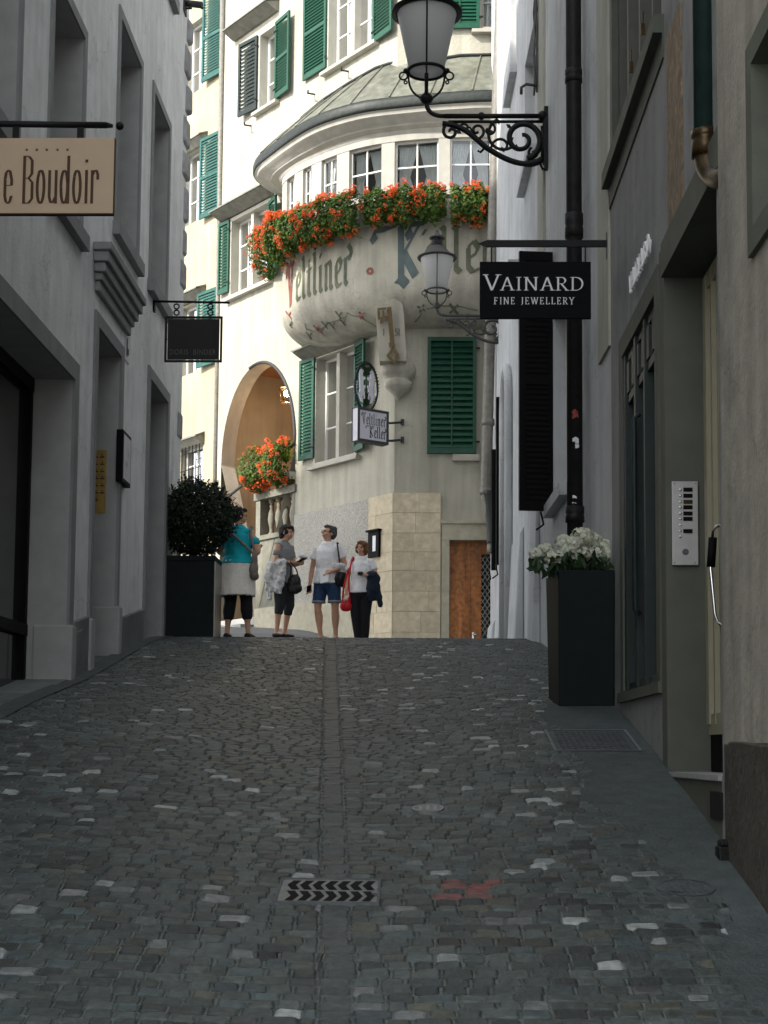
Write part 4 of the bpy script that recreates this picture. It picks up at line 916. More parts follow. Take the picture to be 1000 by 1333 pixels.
# ---------------------------------------------------------------- bay
NB = 96
def resample(pts, n):
    L_ = [0]
    for a, b in zip(pts, pts[1:]): L_.append(L_[-1]+(b-a).length)
    out = []; j = 0
    for i in range(n):
        t = L_[-1]*i/(n-1)
        while j < len(L_)-2 and L_[j+1] < t: j += 1
        f = (t-L_[j])/max(1e-9, L_[j+1]-L_[j]); out.append(pts[j].lerp(pts[j+1], f))
    return out, L_[-1]
Cc = [(-2.2, 28.3, 0), (-2.5, 27.8, 0), (-2.5, 27.29, 0), (-2.03, 26.55, 0), (-1.25, 25.79, 0), (-.44, 25.39, 0), (.67, 25.2, 0), (1.6, 25.25, 0), (2.4, 25.5, 0), (2.8, 26, 0)]
Ec = [(-2.78, 29.05, 0), (-3.11, 28.4, 0), (-3.11, 27.86, 0), (-2.87, 27.32, 0), (-2.0, 25.98, 0), (-1.16, 25.3, 0), (-.37, 25.03, 0), (.53, 24.85, 0), (1.3, 24.79, 0), (2.3, 25.0, 0), (3.2, 25.5, 0), (3.4, 26, 0)]
CVv, SL = resample(catmull(Cc, 12), NB); EVv, _ = resample(catmull(Ec, 12), NB)
ic = min(range(NB), key=lambda i: (CVv[i]-V3((-.78, 25.5, 0))).length)
BVv = []
for i in range(NB):
    if i <= ic: BVv.append(CL.p(2.93*(1-i/ic), .01, 0))
    else: BVv.append(V3((-.43+3.23*(i-ic)/(NB-1-ic), 25.99, 0)))
NV = []
for i in range(NB):
    t = (CVv[min(NB-1, i+1)]-CVv[max(0, i-1)]).normalized(); NV.append(V3((t.y, -t.x, 0)))
Z1, ZB = 7.95, 7.3
def zbot(i): return ZB+.3*sstep((10-i*40/NB)/14)
def at_s(arr, s):
    f = max(0, min(NB-1.001, s/SL*(NB-1))); i = int(f); return arr[i].lerp(arr[i+1], f-i)
def surf(s, z, off=0.):
    c = at_s(CVv, s); n = at_s(NV, s)
    if z < Z1:
        b = at_s(BVv, s); zb = zbot(s/SL*(NB-1)); k = min(1, (Z1-z)/(Z1-zb)); p = math.sqrt(max(0, 1-k*k)); c = b.lerp(c, p)
        off_z = -off*k
        return V3((c.x, c.y, z+off_z))+n*off*max(.2, p)
    return V3((c.x, c.y, z))+n*off
def bay_inv(px, py):
    best = None
    s0, s1, z0, z1 = SL*.08, SL*.85, 7.32, 9.6
    for it in range(5):
        best = None
        for i in range(25):
            for j in range(25):
                s = s0+(s1-s0)*i/24; z = z0+(z1-z0)*j/24; q = proj(surf(s, z)); d = (q[0]-px)**2+(q[1]-py)**2
                if best is None or d < best[0]: best = (d, s, z)
        ds, dz = (s1-s0)/12, (z1-z0)/12; s0, s1, z0, z1 = best[1]-ds, best[1]+ds, best[2]-dz, best[2]+dz
    return best[1], best[2]
a = MB(); rows = []
K8 = 12
for j in range(K8+1):
    th = PI/2*j/K8
    rows.append([V3((*(BVv[i].lerp(CVv[i], math.cos(th))).xy, Z1-(Z1-zbot(i))*math.sin(th))) for i in range(NB)])
top = [[V3((CVv[i].x, CVv[i].y, z)) for i in range(NB)] for z in (9.5, 9.0, 8.5)]
rows = top+rows
a.mesh([p for r in rows for p in r], [(j*NB+i, j*NB+i+1, (j+1)*NB+i+1, (j+1)*NB+i) for j in range(len(rows)-1) for i in range(NB-1)], 0, True)
bw = a.build('bay_wall', 'creamb', RB)
def band(mb, z0, z1, o0, o1, m=0, i0=0, i1=NB-1, arr=CVv):
    vs = []
    for i in range(i0, i1+1):
        c = arr[i]; n = NV[i]
        vs += [V3((c.x, c.y, z0))+n*o0, V3((c.x, c.y, z0))+n*o1, V3((c.x, c.y, z1))+n*o1, V3((c.x, c.y, z1))+n*o0]
    k = i1-i0
    mb.mesh(vs, [(4*i+a_, 4*i+(a_+1) % 4, 4*i+4+(a_+1) % 4, 4*i+4+a_) for i in range(k) for a_ in range(4)]+[(0, 1, 2, 3), (4*k, 4*k+3, 4*k+2, 4*k+1)], m, False)
a = MB(); band(a, 9.38, 9.48, -.1, .06); band(a, 10.38, 10.5, -.16, .02); band(a, 8.96, 9.03, -.02, .06); a.build('bay_moulding', 'cornice', RB)
# cornice, gutter, roof
def ring(i, f, z): p = CVv[i].lerp(EVv[i], f); return V3((p.x, p.y, z))
def loft(mb, prof, m=0, sm=True):
    vs = [ring(i, f, z) for f, z in prof for i in range(NB)]; mb.mesh(vs, [(j*NB+i, j*NB+i+1, (j+1)*NB+i+1, (j+1)*NB+i) for j in range(len(prof)-1) for i in range(NB-1)], m, sm)
a = MB(); loft(a, [(.06, 10.49), (.12, 10.52), (.14, 10.56)]); loft(a, [(.14, 10.56), (.4, 10.6)]); loft(a, [(.4, 10.6), (.42, 10.64), (.7, 10.68), (.9, 10.74)]); loft(a, [(.9, 10.74), (.91, 10.8), (1.0, 10.82)]); a.build('bay_cornice', 'cornice', RB)
a = MB(); loft(a, [(.9, 10.825), (1.02, 10.825), (1.06, 10.87), (1.06, 10.96), (1.03, 11.0), (.96, 11.03)]); a.build('gutter', 'gutter', RB)
tl = [CL.p(3.8, .005, 11.1)]
for q in ((393, 155), (422, 131), (456, 109), (490, 90), (508, 84)): u, z = CL.at(*q); tl.append(CL.p(u, .005, z))
for q in ((540, 80), (575, 78), (600, 74), (643, 73)): u, z = CF.at(*q); tl.append(CF.p(u, .005, z))
zt = tl[-1].z; tl += [V3((2.3, 25.99, zt)), V3((3.2, 25.99, zt-.2)), V3((3.4, 25.99, zt-.6))]
TV, _ = resample(tl, NB)
a = MB(); vs = []
RS = 6
def roofpt(i, t):
    e = ring(i, .98, 11.03); w = TV[i]; p = e.lerp(w, t); return p+V3((0, 0, .015*math.sin(PI*t)))
for j in range(RS+1): vs += [roofpt(i, j/RS) for i in range(NB)]
a.mesh(vs, [(j*NB+i, j*NB+i+1, (j+1)*NB+i+1, (j+1)*NB+i) for j in range(RS) for i in range(NB-1)], 0, True)
rf = a.build('bay_roof', 'zinc', RB); 
for i in range(9, NB-1, 7): a = MB(); a.tube([roofpt(i, t/8)+V3((0, 0, .012)) for t in range(9)], .017, 5); a.build('standing_seam', 'zinc', rf)
a = MB(); a.tube([p+V3((0, -.01, .02)) for p in TV[4:]], .03, 6); a.build('flashing', 'gutter', rf)
# windows of the bay
wpx = [(374, 384), (395, 406), (419, 439), (455, 497), (514, 571), (586, 640)]
def s_at(px):
    lo, hi = SL*.12, SL*.9
    for _ in range(40):
        m_ = (lo+hi)/2; 
        if proj(surf(m_, 10.0))[0] < px: lo = m_
        else: hi = m_
    return (lo+hi)/2
ivs = [(s_at(a_), s_at(b_)) for a_, b_ in wpx]; last = ivs[-1][1]
ivs += [(last+.2+.85*k, last+.9+.85*k) for k in range(2) if last+.9+.85*k < SL-.1]
for (sa, sb) in ivs:
    pa, pb = surf(sa, 10), surf(sb, 10); fr = Frame((pa.x, pa.y), (pb.x-pa.x, pb.y-pa.y)); W = (V3((pb.x-pa.x, pb.y-pa.y, 0))).length
    window(RB, fr, .0, W, 9.48, 10.38, -.09, 2, 2, 1, w=.035, back=.5)
prev = .0
segs = []
for (sa, sb) in ivs: segs.append((prev, sa)); prev = sb
segs.append((prev, SL))
for (sa, sb) in segs:
    n = max(1, int((sb-sa)/.12)); vs = []; a = MB()
    for i in range(n+1):
        s = sa+(sb-sa)*i/n; c = surf(s, 10); nn = at_s(NV, s)
        vs += [V3((c.x, c.y, 9.48))-nn*.15, V3((c.x, c.y, 9.48))+nn*.012, V3((c.x, c.y, 10.38))+nn*.012, V3((c.x, c.y, 10.38))-nn*.15]
    a.mesh(vs, [(4*i+k, 4*i+(k+1) % 4, 4*i+4+(k+1) % 4, 4*i+4+k) for i in range(n) for k in range(4)]+[(0, 1, 2, 3), (4*n, 4*n+3, 4*n+2, 4*n+1)])
    a.build('bay_post', 'cornice', RB)
# painted lettering on the bay
a = MB()
sa, zb0 = bay_inv(384, 402); sb, zb1 = bay_inv(456, 380); sk, zk = bay_inv(530, 366); se, ze = bay_inv(668, 362)
_, zt0 = bay_inv(384, 356); print('bay text', sa, zb0, sb, zb1, sk, zk, 'top', zt0, 'se', se)
mats_ = ['lettred', 'lettgrn', 'lettdkg', 'lettblu']
h = .52; Lw = textlen(BLK, 'VeltlineR', 1, 1, .06); s00 = s_at(375); s11 = s_at(458); wf = (s11-s00)/(Lw*h)
zbase = zk+.07
print('h', h, 'wf', wf, 'zbase', zbase)
lettering(a, BLK, 'VeltlineR', s00+.04, 0, h, lambda x, y, e: surf(x, zbase+y, .006+e), .75, .17, .07, wf, .05, mi=[0, 1, 1, 1, 1, 1, 1, 1, 2], sub=.2)
hK = .7; lettering(a, BLK, 'K', s_at(519), 0, hK, lambda x, y, e: surf(x, zbase-.1+y, .006+e), .75, .22, .07, .72, 0, m=3, sub=.2)
lettering(a, BLK, 'elleR', s_at(556), 0, h*1.05, lambda x, y, e: surf(x, zbase+.03+y, .006+e), .75, .2, .08, .84, .04, mi=[1, 1, 1, 1, 2], sub=.2)
a.build('painted_lettering', mats_, bw)
# painted vines, rosette and date
def pstroke(mb, pts, w, m):
    q = [bay_inv(*p) for p in pts]
    P_ = [surf(s, z, .006) for s, z in q]
    for i in range(len(P_)-1):
        d = (P_[i+1]-P_[i]); 
        if d.length < 1e-5: continue
        d.normalize(); s, z = q[i]; n = at_s(NV, s); side = d.cross(n).normalized()*w/2; e = n*.0006*(i % 3)
        mb.face([P_[i]-side+e, P_[i]+side+e, P_[i+1]+side+e, P_[i+1]-side+e], m)
a = MB()
pstroke(a, [(397, 421), (399, 428), (408, 431), (418, 428), (428, 420), (440, 417), (450, 412), (452, 407), (460, 411), (470, 413), (482, 420), (490, 425)], .018, 1)
for (x, y, m) in ((402, 437, 1), (412, 428, 0), (417, 431, 0), (423, 423, 1), (432, 424, 2), (441, 410, 1), (446, 419, 1), (376, 410, 0), (377, 422, 1)):
    for (dx, dy) in ((-4, -5), (4, 5), (3, -4)): pstroke(a, [(x, y), (x+dx*.5, y+dy*.5), (x+dx, y+dy)], .035, m)
for (x, y, r, m, n) in ((482, 353, 5, 0, 10), (470, 410, 5, 0, 5), (549, 401, 6, 2, 4)):
    for k in range(n):
        t = 2*PI*k/n+.5; pstroke(a, [(x+math.cos(t)*r*.3, y+math.sin(t)*r*.3), (x+math.cos(t)*r, y+math.sin(t)*r)], .03 if n > 5 else .05, m)
pstroke(a, [(549, 408), (545, 414), (540, 419)], .016, 1)
for (dx, dy) in ((-6, 5), (6, 6), (-5, -7), (5, -6)): pstroke(a, [(591, 402), (591+dx*.6, 402+dy*.6), (591+dx, 402+dy)], .06, 2)
pstroke(a, [(556, 402), (575, 398), (600, 399), (622, 404)], .02, 1)
a.build('painted_vine', ['lettred', 'lettgrn', 'lettdkg'], bw)
# corbel and key emblem
cb = K(515, 480, 25.72)
def zc(py): return K(515, py, 25.72).z
a = MB(); cx, cy = -.37, 25.86
a.lathe([(.05, zc(470)+.1), (.2, zc(468)), (.28, zc(473)), (.31, zc(480)), (.28, zc(487)), (.2, zc(491)), (.2, zc(493)), (.25, zc(497)), (.22, zc(503)), (.1, zc(511)), (.01, zc(520))], (cx, cy, 0), 24)
a.build('corbel', 'creamb', RB)
a = MB(); Yk = 25.46
def kp(px, py, e=0.): return K(px, py, Yk-e)
outl = [(494, 470), (490, 420), (489, 400), (493, 391), (500, 388), (507, 391), (511, 389), (518, 389), (524, 396), (526, 410), (529, 470)]
f_ = [kp(x, y) for x, y in outl]; bk = [p+V3((0, .3, 0)) for p in f_]; n = len(f_)
a.mesh(f_+bk, [tuple(range(n))]+[(i, (i+1) % n, n+(i+1) % n, n+i) for i in range(n)]); kpn = a.build('key_panel', 'creamb', RB)
a = MB()
for ch, x in (('1', 498), ('5', 514), ('1', 518)):
    o_ = kp(x, 437); lettering(a, SER, ch, 0, 0, .12, lambda x_, y_, e: o_+V3((x_, -.004-e, y_)), .3, .14, .1, .9)
a.build('painted_date', 'lettdkg', kpn)
a = MB()
def plate(mb, pts, e0, e1, m=0):
    F0 = [kp(x, y, e1) for x, y in pts]; B0 = [kp(x, y, e0) for x, y in pts]; n = len(pts)
    mb.mesh(F0+B0, [tuple(range(n)), tuple(range(2*n-1, n-1, -1))]+[(i, (i+1) % n, n+(i+1) % n, n+i) for i in range(n)], m)
plate(a, [(503.5, 400), (509.5, 399), (514, 450), (508.5, 451)], .04, .09)
for q in ([(491.5, 401), (503, 400), (503, 403), (491.5, 404)], [(491.5, 404), (494.5, 404), (495, 416), (492, 416)], [(495, 413), (500, 412), (500.5, 419), (495, 422)], [(497.5, 404), (500, 404), (500.5, 412), (498, 412)], [(500.5, 411), (504, 411), (504.5, 414), (500.8, 415)]): plate(a, q, .045, .085)
c1_ = [(512, 450), (520, 461), (513, 476), (503, 463)]; c2_ = [(512, 456), (515.5, 462), (512.5, 469), (508, 463)]
for i in range(4): j = (i+1) % 4; plate(a, [c1_[i], c1_[j], c2_[j], c2_[i]], .04, .09)
plate(a, [(506, 446), (514, 446), (515, 451), (507, 452)], .035, .1)
ke = a.build('key_emblem', 'gold'); tag(ke, 'large dull golden key with diamond handle hanging on the corner below the bay', 'key emblem')

# ================================================================== FAR HOUSE (left of the restaurant)
FH = thing('far_house', (-6, 32, 2.5), 'warm cream house with faded blue green shutters behind the restaurant', 'house')
FF = Frame((0, 0), (1, 0)); FF.o = CL.p(0, -.14, 0); FF.u = CL.u; FF.n = CL.n
w_ = MB(); fh = [(7.05, 7.9, 14.2, 15.8, .2), (7.05, 7.9, 11.3, 12.9, .2), (7.1, 7.9, 8.0, 9.5, .2), (6.86, 7.8, 5.3, 6.4, .2), (9.5, 10.5, 11.3, 12.9, .2), (9.5, 10.5, 8, 9.5, .2)]
cutwall(w_, FF, 6.0, 16, -1, 20, fh); shell(w_, FF, 6.0, 16, -8, -1, 20); w_.build('wall', ['fwall', 'creamg'], FH)
r_ = MB(); r_.fb(FF, 6.0, 16.2, -8, .4, 20, 20.2); r_.build('roof', 'hood', FH)
for h in fh: window(FH, FF, *h[:4], -.18, 2, 3, curtain=False)
for (z0, z1) in ((14.2, 16.1), (11.2, 12.95), (8.0, 9.6)): shutter(FH, FF, 6.3, 7.0, z0, z1, .03, 'greenb', mid=True, ang=.1)
hood(FH, FF, 6.85, 7.95, 9.7, .25); hood(FH, FF, 6.9, 7.95, 13.05, .22); hood(FH, FF, 6.8, 7.9, 6.55, .22)
a = MB()
for i in range(7): u = 6.88+i*.15; a.tube([FF.p(u, .07, 5.25), FF.p(u, .07, 6.4)], .011, 5)
for z in (5.5, 5.9, 6.25): a.tube([FF.p(6.8, .07, z), FF.p(7.85, .07, z)], .009, 5)
a.build('window_grille', 'iron', FH)
a = MB(); a.tube([FF.p(6.08, .14, 2.4), FF.p(6.08, .14, 8), FF.p(6.05, .2, 19)], .055, 10); o = a.build('downpipe', 'pipez'); tag(o, 'slim grey brown downpipe running up between the cream house and restaurant', 'downpipe')
# lit lantern inside the arcade
lc = CL.at(374, 512, -.5); pc = CL.p(lc[0], -.5, lc[1]); LTT = thing('arcade_lantern', pc, 'small glowing copper lantern hanging inside the arcade arch', 'lantern')
a = MB(); a.lathe([(.02, .2), (.05, .19), (.16, .1), (.165, .08), (.15, .08)], pc, 8, sm=False); a.lathe([(.1, -.2), (.13, -.2), (.13, -.17), (.1, -.17)], pc, 8, sm=False); a.tube([pc+V3((0, 0, .19)), pc+V3((0, 0, 7.8-pc.z))], .008, 5)
for k in range(6): t = PI/3*k; a.tube([pc+V3((.15*math.cos(t), .15*math.sin(t), .09)), pc+V3((.12*math.cos(t), .12*math.sin(t), -.18))], .008, 4)
a.build('frame', 'copper', LTT)
a = MB(); a.ball(pc, .065, 0, 12); M['bulb'] = emat('bulb', (1, .75, .5), 40); a.build('bulb', 'bulb', LTT)
l_ = bpy.data.lights.new('arcade_bulb', 'POINT'); l_.energy = 14; l_.color = (1, .62, .35); l_.shadow_soft_size = .06; lo = bpy.data.objects.new('arcade_light', l_); COL.objects.link(lo); lo.location = pc+V3((0, 0, -.28))
# ================================================================== LANTERNS
def lantern(origin, sc, length, label, rot=0., m='iron', mg='lampglass', cap='iron'):
    """origin: wall point of the rail; the arm runs towards -X"""
    T = Matrix.Translation(V3(origin)) @ Matrix.Rotation(rot, 4, 'Z') @ Matrix.Scale(sc, 4)
    root = thing('street_lantern', origin, label, 'street lantern', 'wall lanterns over the alley'); L_ = length
    a = MB(); a.box(-.045, 0, -.04, .04, -.62, .1); a.box(-.06, -.045, -.02, .02, -.56, .05)
    a.build('wall_plate', m, root, xf=T)
    a = MB(); ax = -L_
    a.tube([(-.03, 0, 0), (ax+.2, 0, 0)], .028, 8); a.tube([(-.03, 0, -.065), (ax+.25, 0, -.065)], .018, 8)
    el = bez((ax+.2, 0, 0), (ax+.06, 0, .0), (ax, 0, .06), (ax, 0, .18), 10); a.tube(el, .026, 8)
    a.ball((ax+.62, 0, 0), .045, 0, 8); a.ball((-.06, 0, 0), .06, 0, 8)
    a.tube([(ax, 0, .16), (ax, 0, .5)], .022, 8); a.lathe([(0, .13), (.05, .15), (.085, .2), (.06, .24), (.03, .27)], (ax, 0, 0), 14)
    a.build('arm', m, root, xf=T)
    # scroll bracket below the rail
    s = MB(); r = .026
    def tb(pts, rr=r): s.tube([(x, 0, z) for x, z in pts], rr, 6)
    k = (L_-.25)/1.15
    def X(x): return -x*k
    main = bez((-.06, -.5), (-.3, -.66), (-.62, -.42), (-.72, -.36), 14)+bez((-.72, -.36), (-.88, -.22), (-.98, -.1), (-1.22, -.085), 12)
    tb([(X(-x), z) for x, z in main], [.042]*4+[.033]*(len(main)-4))
    tb([(X(.04), -.3)]+[(X(-x), z) for x, z in spiral(-.33, -.28, .27, .27, .0, -2.6, 14)][0:0]+[(X(.06), -.12), (X(.06), -.5)], .026)
    tb([(X(-x), z) for x, z in spiral(-.3, -.27, .235, .05, -1.3, -1.3+2*PI*1.45, 44)], [.038-.014*i/44 for i in range(45)])
    tb([(X(-x), z) for x, z in spiral(-.5, -.22, .2, .16, 2.0, 2*PI*.86, 20)], .018)
    tb([(X(-x), z) for x, z in spiral(-.53, -.36, .13, .02, 3.4, -1.6, 22)], .016)
    tb([(X(-x), z) for x, z in spiral(-.82, -.17, .1, .015, 4.2, 4.2+2*PI*1.2, 26)], .017)
    tb([(X(-x), z) for x, z in spiral(-.68, -.16, .085, .02, 1.4, -3.8, 20)], .015)
    tb([(X(-x), z) for x, z in spiral(-1.12, -.18, .11, .012, 1.2, 1.2+2*PI*1.3, 28)], .019)
    tb([(X(-x), z) for x, z in spiral(-.98, -.14, .06, .01, 0, 2*PI*1.1, 16)], .014)
    tb([(X(.98), -.15), (X(.9), -.13), (X(.86), -.2)], .013)
    tb([(X(-x), z) for x, z in spiral(-.16, -.43, .07, .01, 2, 2+2*PI*1.2, 16)], .015)
    tb([(X(.72), -.36), (X(.78), -.42), (X(.81), -.4)], .014); tb([(X(.05), -.5), (X(-.0), -.58), (X(.06), -.62), (X(.09), -.55)], .016)
    rr_ = random.Random(2)
    for (lx, lz, an) in ((.42, -.14, .6), (.45, -.3, 2.4), (.5, -.42, 1.), (.24, -.52, 2.0), (.62, -.2, 0.4), (.36, -.4, 1.5), (.9, -.25, 2.), (1.0, -.2, .5), (.3, -.1, 2.8), (.56, -.1, 1.2)):
        c_, s_ = math.cos(an), math.sin(an); w = .075
        pts = [(lx, lz), (lx+w*.5*c_-w*.28*s_, lz+w*.5*s_+w*.28*c_), (lx+w*c_, lz+w*s_), (lx+w*.5*c_+w*.28*s_, lz+w*.5*s_-w*.28*c_)]
        s.mesh([(X(x), -.012, z) for x, z in pts]+[(X(x), .012, z) for x, z in pts], [(0, 1, 2, 3), (4, 5, 6, 7), (0, 1, 5, 4), (1, 2, 6, 5), (2, 3, 7, 6), (3, 0, 4, 7)])
    s.build('scroll_bracket', m, root, xf=T)
    # cage
    c = MB(); zb, zt = .52, 1.2; rb, rt = .205, .35
    for (rr2, z, w) in ((rb+.005, zb, .02), (rt+.005, zt, .02)):
        n = 28; c.tube([(ax+rr2*math.cos(2*PI*i/n), rr2*math.sin(2*PI*i/n), z) for i in range(n+1)], w, 6, cap=False)
    for sgn in (-1, 1):
        c.tube([(ax+sgn*x, 0, z) for x, z in bez((.2, .52), (.22, .3), (.12, .24), (.04, .2), 10)], .013, 6)
        c.tube([(ax+sgn*x, 0, z) for x, z in spiral(.26, .47, .045, .045, 0, 2*PI, 14)], .011, 5); c.tube([(ax+sgn*x, 0, z) for x, z in spiral(.235, .395, .018, .018, 0, 2*PI, 8)], .009, 5)
        c.ball((ax+sgn*.235, 0, .53), .03, 0, 8)
    for (dx, dy) in ((0, -1), (0, 1)):
        c.tube([(ax+dx*rb, dy*rb, zb), (ax+dx*rt, dy*rt, zt)], .011, 6); c.tube([(ax, dy*y, z) for y, z in bez((.2, .52), (.22, .3), (.12, .24), (.04, .2), 10)], .011, 6)
    c.build('cage', m, root, xf=T)
    g = MB(); g.lathe([(.0, zb+.005), (rb-.01, zb+.005), (rt-.012, zt-.005)], (ax, 0, 0), 32); g.build('glass_shade', mg, root, xf=T)
    h = MB(); h.lathe([(rt-.02, zt-.0), (rt+.05, zt-.01), (rt+.055, zt+.015), (rt+.01, zt+.03), (.27, zt+.1), (.19, zt+.19), (.185, zt+.22), (.105, zt+.23), (.105, zt+.26)], (ax, 0, 0), 28); 
    for i in range(16): t = 2*PI*i/16; h.tube([(ax+.1*math.cos(t), .1*math.sin(t), zt+.24), (ax+.1*math.cos(t), .1*math.sin(t), zt+.4)], .014, 4)
    h.lathe([(.09, zt+.23), (.09, zt+.4), (.11, zt+.4), (.165, zt+.41), (.15, zt+.44), (.09, zt+.47), (.045, zt+.52), (.03, zt+.54), (.035, zt+.56), (.0, zt+.62)], (ax, 0, 0), 24); h.build('cap', cap, root, xf=T)
    return root
o1 = K(727, 151, 16.5); o1.x = 1.5-.3*(16.5-11.87)/13.83
ax1 = K(555, 151, 16.5)
lantern(o1, .985, (o1.x-ax1.x)/.985, 'big black iron street lantern on the scrolled arm nearer the camera')
o2 = K(660, 411, 23.9); ax2 = K(568.6, 411, 23.9)
lantern(o2, .78, (o2.x-ax2.x)/.78, 'smaller dusty street lantern in front of the painted bay', m='irong', cap='irong')

# ================================================================== HANGING SIGNS
def vainard():
    Y = 11.95; k = lambda px, py, e=0.: K(px, py, Y-e)
    root = thing('hanging_sign', k(800, 317), 'black hanging jewellery shop sign with white serif capitals on an iron rod', 'shop sign')
    a = MB(); a_, b_ = k(636, 317), k(801, 317); z0 = k(700, 321.5).z; z1 = k(700, 313).z
    a.box(a_.x, b_.x, Y-.012, Y+.012, z0, z1); t = k(622, 317)
    a.mesh([(t.x, Y, (z0+z1)/2), (a_.x, Y-.014, z0-.004), (a_.x, Y+.014, z0-.004), (a_.x, Y+.014, z1+.004), (a_.x, Y-.014, z1+.004)], [(0, 1, 2), (0, 2, 3), (0, 3, 4), (0, 4, 1), (1, 2, 3, 4)])
    for x in (640, 762): p = k(x, 330); a.box(p.x-.006, p.x+.006, Y-.004, Y+.004, k(x, 343).z, z0)
    a.build('bracket_rod', 'iron', root)
    a = MB(); p = k(799.5, 303); q = k(799.5, 337); a.box(1.475, 1.502, Y-.03, Y+.03, q.z, p.z); a.build('wall_plate', 'iron', root)
    a = MB(); p, q = k(624.5, 415), k(769, 341.5); a.box(p.x, q.x, Y-.018, Y+.018, p.z, q.z); bd = a.build('board', 'signblk', root, bevel=.003)
    a = MB()
    o = k(630, 378, .02); w = k(763, 378).x-o.x; hh = k(700, 357.5).z-k(700, 378).z
    # small capitals: large V, then smaller letters
    hb = hh; hs = hh*.84
    L1 = SER['V'][0]*hb; rest = textlen(SER, 'AINARD', hs, 1, .1); f = w/(L1+rest)
    fn = lambda x, y, e: o+V3((x, -e, y))
    lettering(a, SER, 'V', 0, 0, hb, fn, .25, .14, .05, f, 0); lettering(a, SER, 'AINARD', L1*f, 0, hs, fn, .25, .14, .05, f, .1*f)
    o2_ = k(643, 396, .02); w2 = k(749, 396).x-o2_.x; h2 = k(700, 387).z-k(700, 396).z; L2 = textlen(SER, 'FINE JEWELLERY', h2, 1, .22); f2 = w2/L2
    lettering(a, SER, 'FINE JEWELLERY', 0, 0, h2, lambda x, y, e: o2_+V3((x, -e, y)), .2, .13, .06, f2, .22*f2)
    a.build('lettering', 'white', bd)
vainard()
def boudoir():
    Y = 10.0; k = lambda px, py, e=0.: K(px, py, Y-e)
    root = thing('hanging_sign', k(-70, 163), 'tan hanging sign with tall slim brown letters and small stars at the left edge', 'shop sign')
    a = MB(); p = k(-80, 161); q = k(146, 163); a.tube([p, k(-20, 161), k(138, 163)], .022, 10); a.tube([k(138, 163), k(147, 164)], [.022, .012], 8); a.ball(k(156, 164), .028, 0, 12)
    for x in (21, 105): c = k(x, 175); a.box(c.x-.022, c.x+.022, Y-.01, Y+.01, k(x, 182).z, k(x, 165).z)
    a.build('bracket_rod', 'iron', root)
    a = MB(); p = k(-78, 190); a.box(-3.1, -3.07, Y-.05, Y+.05, k(0, 175).z, k(0, 148).z); a.build('wall_plate', 'iron', root)
    a = MB(); p, q = k(-25, 279), k(150, 181); a.box(p.x, q.x, Y-.02, Y+.02, p.z, q.z); bd = a.build('board', 'tan', root, bevel=.003)
    a = MB(); a.box(p.x, q.x+.001, Y-.021, Y+.021, p.z-.006, p.z+.001); a.box(q.x, q.x+.004, Y-.0205, Y+.0205, p.z, q.z); a.build('edge_strip', 'lettdk', bd)
    a = MB(); o = k(-14, 265, .022); w = k(130, 265).x-o.x; h = k(60, 203).z-k(60, 265).z; L_ = textlen(BOU, 'Le Boudoir', h, 1, .02); f = w/L_
    lettering(a, BOU, 'Le Boudoir', 0, 0, h, lambda x, y, e: o+V3((x, -e, y)), 0, .06, .018, f, .02*f, sub=.5)
    for i, x in enumerate((35, 48, 61, 75, 88)):
        c = k(x, 195, .022)
        for j in range(5):
            t = PI/2+2*PI*j/5; r = .013; a.face([c+V3((r*math.cos(t), 0, r*math.sin(t))), c+V3((r*.4*math.cos(t+.63), 0, r*.4*math.sin(t+.63))), c, c+V3((r*.4*math.cos(t-.63), 0, r*.4*math.sin(t-.63)))])
    a.build('lettering', 'lettdk', bd)
boudoir()
